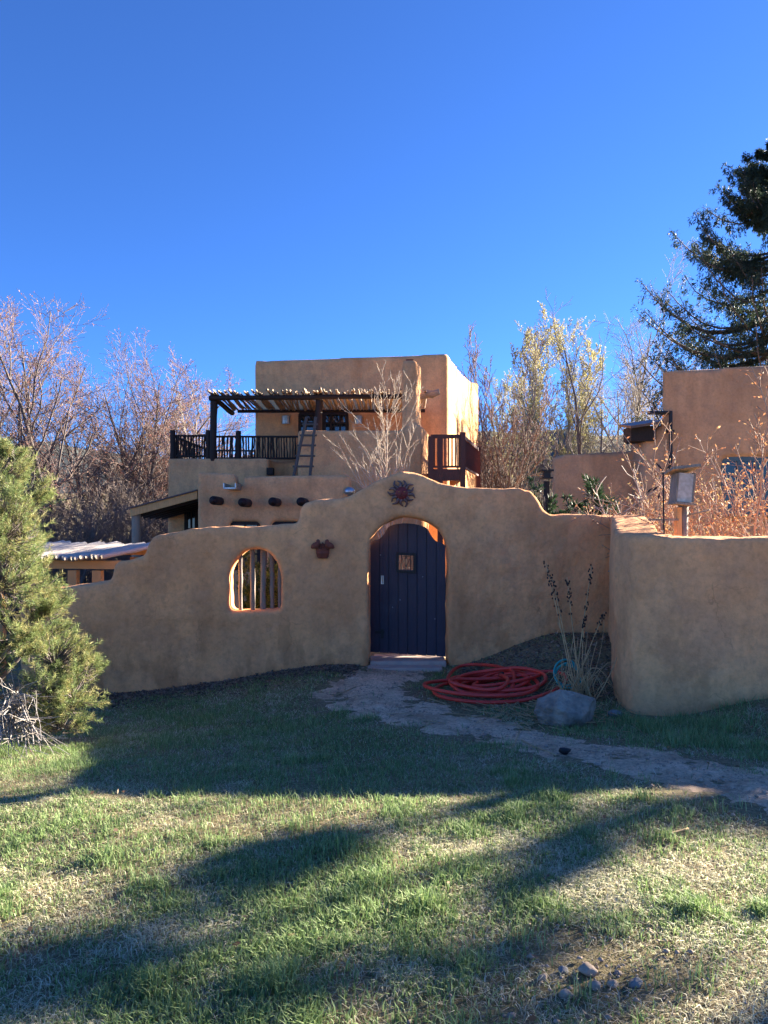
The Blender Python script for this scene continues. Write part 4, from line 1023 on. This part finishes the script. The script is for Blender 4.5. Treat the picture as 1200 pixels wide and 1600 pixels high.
    for i in range(44):
        s0 = Vector(st[i % 5]); e = P(R.uniform(-20, 72), R.uniform(1075, 1180), R.uniform(5.6, 5.95)); e.z = max(e.z, G(e.x, e.y) + .04); mid = s0.lerp(e, .5) + Vector((R.uniform(-.05, .05), R.uniform(-.1, .05), R.uniform(-.05, .12)))
        tt = np.linspace(0, 1, 6)[:, None]; dd.append((1 - tt) ** 2 * np.array(s0) + 2 * tt * (1 - tt) * np.array(mid) + tt ** 2 * np.array(e))
    dd = np.array(dd); r1 = np.linspace(.012, .004, 6)[None] * np.ones((len(dd), 1)); t2, r2 = sprout(dd, r1, 4, .3, 1, (20, 60), .35, 4, 0, .15, .6, rng, .3, .0025)
    v, f = join([tubes(dd, r1, 5), tubes(t2, r2, 4)]); o = mesh_np('dead_twigs', v, f, M['deadwood'], th, smooth=True); o['label'] = 'bleached dead twigs low in the pine'
pine()

# ------------------------------------------------------------------ trees out of view on the right whose shade falls on the lawn
def upsun(s_, q_):   # s: metres toward the sun, q: metres across the light
    x_ = math.sin(SUN_AZ) * s_ - math.cos(SUN_AZ) * q_; y_ = math.cos(SUN_AZ) * s_ + math.sin(SUN_AZ) * q_; return (x_, y_, G(x_, y_))
wk = spruce(17, 8.4, .36, .8, 2.8)
K1 = thing('slender_spruce', 'slender young spruce right of the lawn beside the other slim spruce', 'tree', upsun(22.5, 3.43), 'slender spruces right of the lawn')
mesh_np('trunk', *wk[0], M['greybark'], K1, smooth=True, world=False); mesh_np('crown', wk[1][0], wk[1][1], M['needle'], K1, colors=wk[1][2], world=False)
copy_tree(K1, upsun(21.0, 2.89), 2.0, .95)
ws2 = spruce(10, 9.2, 3.0, .8, 4.5)
K2 = thing('spruce_tree', 'shorter spruce standing right of the lawn beyond the wall', 'tree', upsun(21.9, 1.45))
mesh_np('trunk', *ws2[0], M['greybark'], K2, smooth=True, world=False); mesh_np('crown', ws2[1][0], ws2[1][1], M['needle'], K2, colors=ws2[1][2], world=False)

# ------------------------------------------------------------------ hose, boulder, dry stalks, stones
hcx, hcy = ground_at(768, 1082)
pts = []; rh = random.Random(4); turns = 8; ph = .4
for k in range(turns * 44):
    a = ph + 2 * math.pi * k / 44; q = k / 44
    rx = .54 + .17 * math.sin(q * 2.1) - .02 * q + .05 * math.sin(a * .37); ry = .50 + .16 * math.sin(q * 1.7 + 1) - .02 * q + .05 * math.sin(a * .61)
    x = hcx + .12 * math.sin(q * 1.3 + .6 * math.sin(a)) + rx * math.cos(a) + .02 * math.sin(3 * a + q); y = hcy + .05 * math.cos(q * 2.3) + ry * math.sin(a)
    z = G(x, y) + .03 + .012 * q + .022 * (1 + math.sin(a * 1.0 + q * 2.7)) * min(q, 3) / 3
    pts.append(Vector((x, y, z)))
tail = [ground_at(*q) for q in ((742, 1066), (700, 1078), (698, 1062), (720, 1042), (778, 1046), (790, 1052))]
t1_ = [Vector((x, y, G(x, y) + .05)) for x, y in tail]
spl = []
for k in range(len(t1_) - 1):
    for q in range(6): spl.append(t1_[k].lerp(t1_[k + 1], q / 6))
for _ in range(8):
    for k in range(1, len(spl) - 1): spl[k] = (spl[k - 1] + spl[k] * 2 + spl[k + 1]) / 4
hose = thing('garden_hose', 'red garden hose coiled on the ground beside the boulder', 'hose', (hcx, hcy, G(hcx, hcy)))
b = MB(); b.tube(pts, .021, 10); b.build('coil', M['hose'], hose, smooth=True)
b = MB(); b.tube(spl, .021, 10); b.build('loose_end', M['hose'], hose, smooth=True)
b = MB(); e = pts[-1]; b.tube([e, e + Vector((.02, .03, .0)), e + Vector((.04, .06, .01))], [.025, .025, .02], 10); b.build('coupling', M['iron'], hose)
tcx, tcy = X(886, 8.2), 8.2; pts = []
for k in range(90):
    a = k * .2; x = tcx + (.12 + .02 * math.sin(k * .07)) * math.cos(a); y = tcy + .08 * math.sin(a * .9)
    pts.append((x, y, G(x, y) + .20 + .12 * math.sin(a) + .03 * math.sin(k * .13)))
b = MB(); b.tube(pts, .011, 8); tag(b.build('teal_hose', M['teal'], smooth=True), 'thin teal hose looped behind the dry stalks', 'hose')

def rock(name, c, r, mat, seed, n=(22, 14), flat=.72, parent=None):
    rr = np.random.default_rng(seed); b = MB(); b.ball((0, 0, 0), 1, *n); v = np.array(b.v); d = unit(v)
    for _ in range(22):   # chop with random planes for facets
        nn_ = unit(rr.normal(size=3)); h = rr.uniform(.58, .88); s = d @ nn_; over = np.maximum((v @ nn_) - h, 0); v = v - over[:, None] * nn_[None] * .97
    v += .025 * np.sin(v[:, [1, 2, 0]] * 6 + seed) + .012 * np.sin(v[:, [2, 0, 1]] * 17 + seed * 2) + .006 * np.sin(v[:, [1, 2, 0]] * 41); v *= np.array(r)[None]; v += np.array(c)[None]; b.v = [tuple(q) for q in v]
    return b.build(name, mat, parent, smooth=True)
bx_, by_ = ground_at(880, 1128)
tag(rock('boulder', (bx_, by_, G(bx_, by_) + .10), (.36, .28, .26), M['boulder'], 6, (56, 36)), 'large rounded grey boulder by the path at the wall corner', 'boulder')
st_d = [(918, 1521, .036, 'stone', 'white stone, the largest on the bare patch of the lawn'), (883, 1558, .028, 'stone', 'round pinkish stone at the lawn side of the bare patch'), (930, 1545, .024, 'stone', 'flat pale stone next to the largest white stone'),
        (993, 1541, .026, 'bluestone', 'angular blue grey stone on the bare patch'), (880, 1520, .020, 'bluestone', 'small flat grey stone at the edge of the bare patch'), (966, 1523, .017, 'stone', 'small round pale stone between the white and blue grey stones'),
        (957, 1541, .020, 'stone', 'small tan stone beside the blue grey stone'), (848, 1531, .020, 'stone', 'half buried brown stone in the grass by the bare patch')]
for k, (px, py, r_, mt, lb) in enumerate(st_d):
    x, y = ground_at(px, py); tag(rock('stone', (x, y, G(x, y) + r_ * .38), (r_ * 1.15, r_ * 1.0, r_ * .72), M[mt], 30 + k, (18, 12)), lb, 'stone', 'stones on the bare patch')
x, y = ground_at(882, 1179); tag(rock('stone', (x, y, G(x, y) + .03), (.065, .04, .035), M['iron'], 77, (10, 7)), 'small dark block of stone lying on the dirt path', 'stone')
x, y = ground_at(962, 1118); tag(rock('stone', (x, y, G(x, y) + .02), (.11, .08, .06), M['bluestone'], 78, (12, 8)), 'flat grey stone at the foot of the right wall corner', 'stone')

sx, sy = ground_at(900, 1092)
dp = thing('dry_stalk_clump', 'clump of tall dry straw coloured stalks behind the boulder', 'plant', (sx, sy, G(sx, sy)))
rr = random.Random(12)
def stalk(x, y, tx, ty, tz, r_, name='stalk', mat='straw', n=6, bow=.03):
    a = Vector((x, y, G(x, y))); c = Vector((tx, ty, tz)); ps = [a.lerp(c, q / n) + Vector((math.sin(q / n * 3.1) * bow, 0, 0)) for q in range(n + 1)]
    MB().tube(ps, [r_ * (1 - .5 * q / n) for q in range(n + 1)], 6).build(name, M[mat], dp, smooth=True); return ps
for (px, py) in ((853, 880), (862, 900), (886, 902), (925, 884), (913, 962), (945, 955)):
    e = P(px, py, sy); ps = stalk(sx + rr.uniform(-.10, .10), sy + rr.uniform(-.06, .06), e.x, sy, e.z, .0075, bow=rr.uniform(-.03, .03)); b = MB()
    for k in range(26):
        q = ps[-1].lerp(ps[-3] if k % 3 else ps[-2], rr.random()); off = Vector((rr.uniform(-.022, .022), rr.uniform(-.02, .02), rr.uniform(-.01, .02))); b.ball(q + off, (.009, .008, .013), 5, 4)
    b.build('seed_head', M['seed'], dp)
for k in range(24):
    a = rr.uniform(-.5, .5); h = rr.uniform(.25, .85); x = sx + rr.uniform(-.17, .17); y = sy + rr.uniform(-.12, .12)
    stalk(x, y, x + math.sin(a) * h, y + rr.uniform(-.15, .1), G(x, y) + h * math.cos(a), rr.uniform(.004, .0075), bow=rr.uniform(-.05, .05))
for k in range(26):    # bent leaves
    x = sx + rr.uniform(-.18, .18); y = sy + rr.uniform(-.15, .05); a = rr.uniform(0, 6.28); l = rr.uniform(.2, .5); z = G(x, y); ps = []
    for q in range(8):
        t_ = q / 7; xx_ = x + math.cos(a) * l * t_; yy_ = y + math.sin(a) * l * .7 * t_; ps.append((xx_, yy_, max(G(xx_, yy_) + .012, z + .9 * l * math.sin(t_ * 2.9) * (1 - .3 * t_))))
    MB().tube(ps, [.005 * (1 - .7 * q / 7) for q in range(8)], 5).build('bent_leaf', M['straw'], dp, smooth=True)
st_ = thing  # loose straws on the ground
for k, (a, c) in enumerate((((800, 1172), (812, 1145)), ((815, 1160), (868, 1184)), ((1040, 1310), (1075, 1300)), ((520, 1090), (556, 1076)))):
    x0, y0 = ground_at(*a); x1, y1 = ground_at(*c); b = MB()
    b.tube([(x0 + (x1 - x0) * q / 5, y0 + (y1 - y0) * q / 5, G(x0 + (x1 - x0) * q / 5, y0 + (y1 - y0) * q / 5) + .02) for q in range(6)], .0055, 6)
    tag(b.build('straw_stalk', M['straw'], smooth=True), 'single dry straw stalk lying on the ground', 'straw', 'loose straw stalks')
# straw litter round the hose and the boulder
rng = np.random.default_rng(40); n = 300
p = np.stack([rng.normal(bx_ - .1, .42, n), rng.normal(by_ + .45, .4, n)], 1); a = rng.uniform(0, np.pi, n); l = rng.uniform(.05, .28, n)
p0 = np.stack([p[:, 0], p[:, 1], gz(p[:, 0], p[:, 1]) + .02], 1); q = p + np.stack([np.cos(a), np.sin(a)], 1) * l[:, None]; p1 = np.stack([q[:, 0], q[:, 1], gz(q[:, 0], q[:, 1]) + rng.uniform(.02, .06, n)], 1)
v, f = tubes(np.stack([p0, (p0 + p1) / 2, p1], 1), np.full((n, 3), .0032), 4)
tag(mesh_np('straw_litter', v, f, M['straw']), 'dry straw litter scattered round the hose and boulder', 'straw', kind='stuff')

# ------------------------------------------------------------------ gravel and leaf litter
rng = np.random.default_rng(50)
def pebbles(x, y, r, seed):
    rg = np.random.default_rng(seed); n = len(x); o = np.array([(1, 0, 0), (-1, 0, 0), (0, 1, 0), (0, -1, 0), (0, 0, 1), (0, 0, -1)], float)
    fc = np.array([(0, 2, 4), (2, 1, 4), (1, 3, 4), (3, 0, 4), (2, 0, 5), (1, 2, 5), (3, 1, 5), (0, 3, 5)])
    s = r[:, None, None] * rg.uniform(.55, 1.2, (n, 6, 1)); c = np.stack([x, y, gz(x, y) + .012 + r * .2], 1)
    a = rg.uniform(0, 6.28, n); ca, sa = np.cos(a)[:, None], np.sin(a)[:, None]; v = o[None] * s; vx = v[..., 0] * ca - v[..., 1] * sa; vy = v[..., 0] * sa + v[..., 1] * ca
    v = np.stack([vx, vy, v[..., 2] * .65], -1) + c[:, None]; return v.reshape(-1, 3), (fc[None] + (np.arange(n) * 6)[:, None, None]).reshape(-1, 3)
n = 7500; t_ = rng.integers(0, 260, n); off = rng.normal(0, .55, n) * PWD[t_]; x = PD[t_, 0] + nrm[t_, 0] * off + rng.normal(0, .03, n); y = PD[t_, 1] + nrm[t_, 1] * off + rng.normal(0, .03, n)
k_ = (y > 2.5) & (y < 10.3); x, y = x[k_], y[k_]; r = rng.lognormal(math.log(.0044), .65, len(x)).clip(.002, .026)
v, f = pebbles(x, y, r, 1); tag(mesh_np('path_gravel', v, f, M['stone']), 'fine pale gravel scattered along the dirt path', 'gravel', kind='stuff')
n = 420; x = rng.normal(X(960, 2.7), .30, n); y = rng.normal(2.72, .24, n); r = rng.lognormal(math.log(.0050), .55, n).clip(.0025, .018)
v, f = pebbles(x, y, r, 2); tag(mesh_np('bare_patch_gravel', v, f, M['stone']), 'small stones in the bare earth patch of the lawn', 'gravel', kind='stuff')
n = 5000; x = rng.uniform(-4.3, -.35, n); y = dw(x) - TH - np.abs(rng.normal(0, .32, n)) - .02; x2 = rng.uniform(1.0, 3.0, 2500); y2 = rng.uniform(7.9, 10.2, 2500); x = np.concatenate([x, x2]); y = np.concatenate([y, y2])
v, f = leaves(np.stack([x, y, gz(x, y) + .012], 1), np.stack([rng.normal(size=len(x)), rng.normal(size=len(x)), np.full(len(x), .1)], 1), .05, .022, rng, .1)
tag(mesh_np('leaf_litter', v, f, M['leaf'], colors=tints(len(x), 4, [(.26, .19, .14), (.17, .125, .10), (.34, .26, .19), (.12, .09, .075)], rng)), 'withered leaf litter along the foot of the wall', 'litter', kind='stuff')

# ------------------------------------------------------------------ grass
def grass():
    rng = np.random.default_rng(60)
    n = 760000
    # more blades close to the camera
    y = 1.7 * (10.3 / 1.7) ** (rng.uniform(0, 1, n) ** .82); hw = .66 * y + 1.0; x = rng.uniform(-1, 1, n) * hw
    pd = path_dist(x, y) + .42 * (vnoise(x, y, .32, 21) - .5) + .20 * (vnoise(x, y, .09, 22) - .5)
    dens = .30 + 1.15 * vnoise(x, y, .55, 31) * (.35 + .9 * vnoise(x, y, 1.7, 32))
    dens *= .015 + .985 * ss(-.15, .24, pd)
    dens *= 1 - .90 * np.exp(-(((x - X(980, 2.72)) / .62) ** 2 + ((y - 2.74) / .36) ** 2) ** 1.2)          # bare patch
    dens *= 1 - .85 * ss(dw(0) - .95, dw(0) - .55, y) * (x < 0)
    bed = (x > .95) & (y > 7.9); dens = np.where(bed, dens * .10, dens)
    bare = vnoise(x, y, .42, 41); dens *= np.where(bare > .80, .25, 1) * (.35 + 1.1 * vnoise(x, y, .11, 54))
    dens *= 1 - .85 * np.exp(-(((x - hcx) / .62) ** 2 + ((y - hcy) / .55) ** 2) ** 2)
    ok = (y < dw(x) - TH - .03) & ~((x > 2.42) & (y > 7.3)) & (rng.uniform(0, 1, n) < dens)
    ok &= ((x - bx_) / .3) ** 2 + ((y - by_) / .24) ** 2 > 1
    x, y, pd = x[ok], y[ok], pd[ok]; n = len(x)
    lush = np.clip(.45 * vnoise(x, y, .8, 51) + .42 * vnoise(x, y, .28, 52) + .40 * vnoise(x, y, .09, 53) - .12, 0, 1)
    lush = np.clip(lush + .35 * np.exp(-((x + .3) ** 2 + (y - 3.8) ** 2) / .05), 0, 1.3)
    tr_ = np.random.default_rng(61); tx = tr_.uniform(-3.5, 3, 90); ty = 2.2 * (7 / 2.2) ** tr_.uniform(0, 1, 90); tall = np.zeros(n)
    for a_, c_ in zip(tx, ty): tall = np.maximum(tall, np.exp(-((x - a_) ** 2 + (y - c_) ** 2) / (2 * .055 ** 2)))
    lush = np.clip(lush + .5 * tall, 0, 1.35)
    lush = lush - .22 * ss(0, .9, x) * (1 - ss(3.6, 4.4, y))
    lush = np.clip(lush, 0, 1.4); far = np.clip(y / 4, 1, 2.4)
    dry = rng.uniform(0, 1, n) < np.clip(.90 - 1.05 * lush, .10, .9)
    h = np.where(dry, rng.uniform(.018, .045, n), rng.uniform(.022, .060, n) * (.35 + 1.2 * lush)) * (1 + .15 * (far - 1))
    edge_ = np.exp(-np.clip(pd, 0, 9) / .12); h *= (1 + .25 * edge_) * (1 + .40 * tall)
    rwall = (x > 2.3) & (y > 5.9); h = np.where(rwall, h * 1.9, h)
    wd = np.where(dry, .0016, .0023) * far * rng.uniform(.7, 1.3, n)
    az = rng.uniform(0, 2 * np.pi, n); bend = np.where(dry, rng.uniform(.7, 2.4, n), rng.uniform(.15, 1.25, n)); ca, sa = np.cos(az), np.sin(az)
    z = gz(x, y) - .004; b0 = np.stack([x, y, z], 1); hd = np.stack([ca, sa, np.zeros(n)], 1); sd = np.stack([-sa, ca, np.zeros(n)], 1) * wd[:, None]
    upv = np.array([0, 0, 1.])
    m1 = b0 + (hd * (bend * .28)[:, None] + upv) * (h * .55)[:, None]
    tp = b0 + hd * (bend * h * .75)[:, None] + upv * (h * np.where(dry, .75, .95) / (1 + .25 * bend))[:, None]
    V = np.stack([b0 - sd, b0 + sd, m1 + sd * .8, m1 - sd * .8, tp], 1).reshape(-1, 3)
    i = np.arange(n)[:, None] * 5; nr = y < 4.6; far_i = i[~nr]; i = i[nr]
    Fq = np.concatenate([np.concatenate([i + np.array([[0, 1, 2]]), i + np.array([[0, 2, 3]]), i + np.array([[3, 2, 4]])], 1).reshape(-1, 3), far_i + np.array([[0, 1, 4]])])
    g = np.array([(.19, .285, .095), (.25, .35, .13), (.34, .42, .18), (.14, .22, .075)]); s = np.array([(.68, .62, .42), (.58, .53, .34), (.76, .70, .50), (.48, .48, .27)])
    k = rng.integers(0, 4, n); c = np.where(dry[:, None], s[k], g[k]) * rng.uniform(.75, 1.25, (n, 1))
    o = mesh_np('grass', V, Fq, M['grass'], colors=np.repeat(c, 5, 0)); tag(o, 'short patchy lawn of green and straw coloured grass', 'grass', kind='stuff')
    print('blades', n)
grass()
rng = np.random.default_rng(66); n = 66000; y = 1.8 * (8.5 / 1.8) ** (rng.uniform(0, 1, n) ** .9); x = rng.uniform(-1, 1, n) * (.62 * y + .7)
k_ = (path_dist(x, y) > .02) & (rng.uniform(0, 1, n) < .35 + .9 * vnoise(x, y, .5, 71)) & ~((x > 2.42) & (y > 7.3)); x, y = x[k_], y[k_]; n = len(x); a = rng.uniform(0, 2 * np.pi, n); far = np.clip(y / 4, 1, 2)
dr = np.stack([np.cos(a), np.sin(a), rng.normal(0, .22, n)], 1); sd = np.stack([-np.sin(a), np.cos(a), np.zeros(n)], 1) * (.0010 * far * rng.uniform(.7, 1.5, n))[:, None]; L_ = rng.uniform(.015, .055, n)[:, None]
c0 = np.stack([x, y, gz(x, y) + rng.uniform(.003, .016, n)], 1)
v = np.stack([c0 - dr * L_ * .5 - sd, c0 - dr * L_ * .5 + sd, c0 + dr * L_ * .5 + sd * .5, c0 + dr * L_ * .5 - sd * .5], 1).reshape(-1, 3)
tag(mesh_np('thatch', v, np.arange(n * 4).reshape(n, 4), M['grass'], colors=tints(n, 4, [(.55, .46, .30), (.42, .34, .21), (.30, .235, .15), (.62, .54, .38)], rng)), 'matted dead grass lying between the green blades', 'grass', kind='stuff')
# fallen leaves and scraps of straw on the lawn and the path
rng = np.random.default_rng(70); n = 130; y = 2.2 * (9 / 2.2) ** rng.uniform(0, 1, n); x = rng.uniform(-.62, .62, n) * y
v, f = leaves(np.stack([x, y, gz(x, y) + .03], 1), np.stack([rng.normal(size=n), rng.normal(size=n), np.full(n, .15)], 1), .032, .018, rng, .3)
tag(mesh_np('fallen_leaf_scatter', v, f, M['leaf'], colors=tints(n, 4, [(.22, .13, .08), (.16, .095, .06), (.32, .23, .14)], rng)), 'brown fallen leaves scattered over lawn and path', 'leaves', kind='stuff')
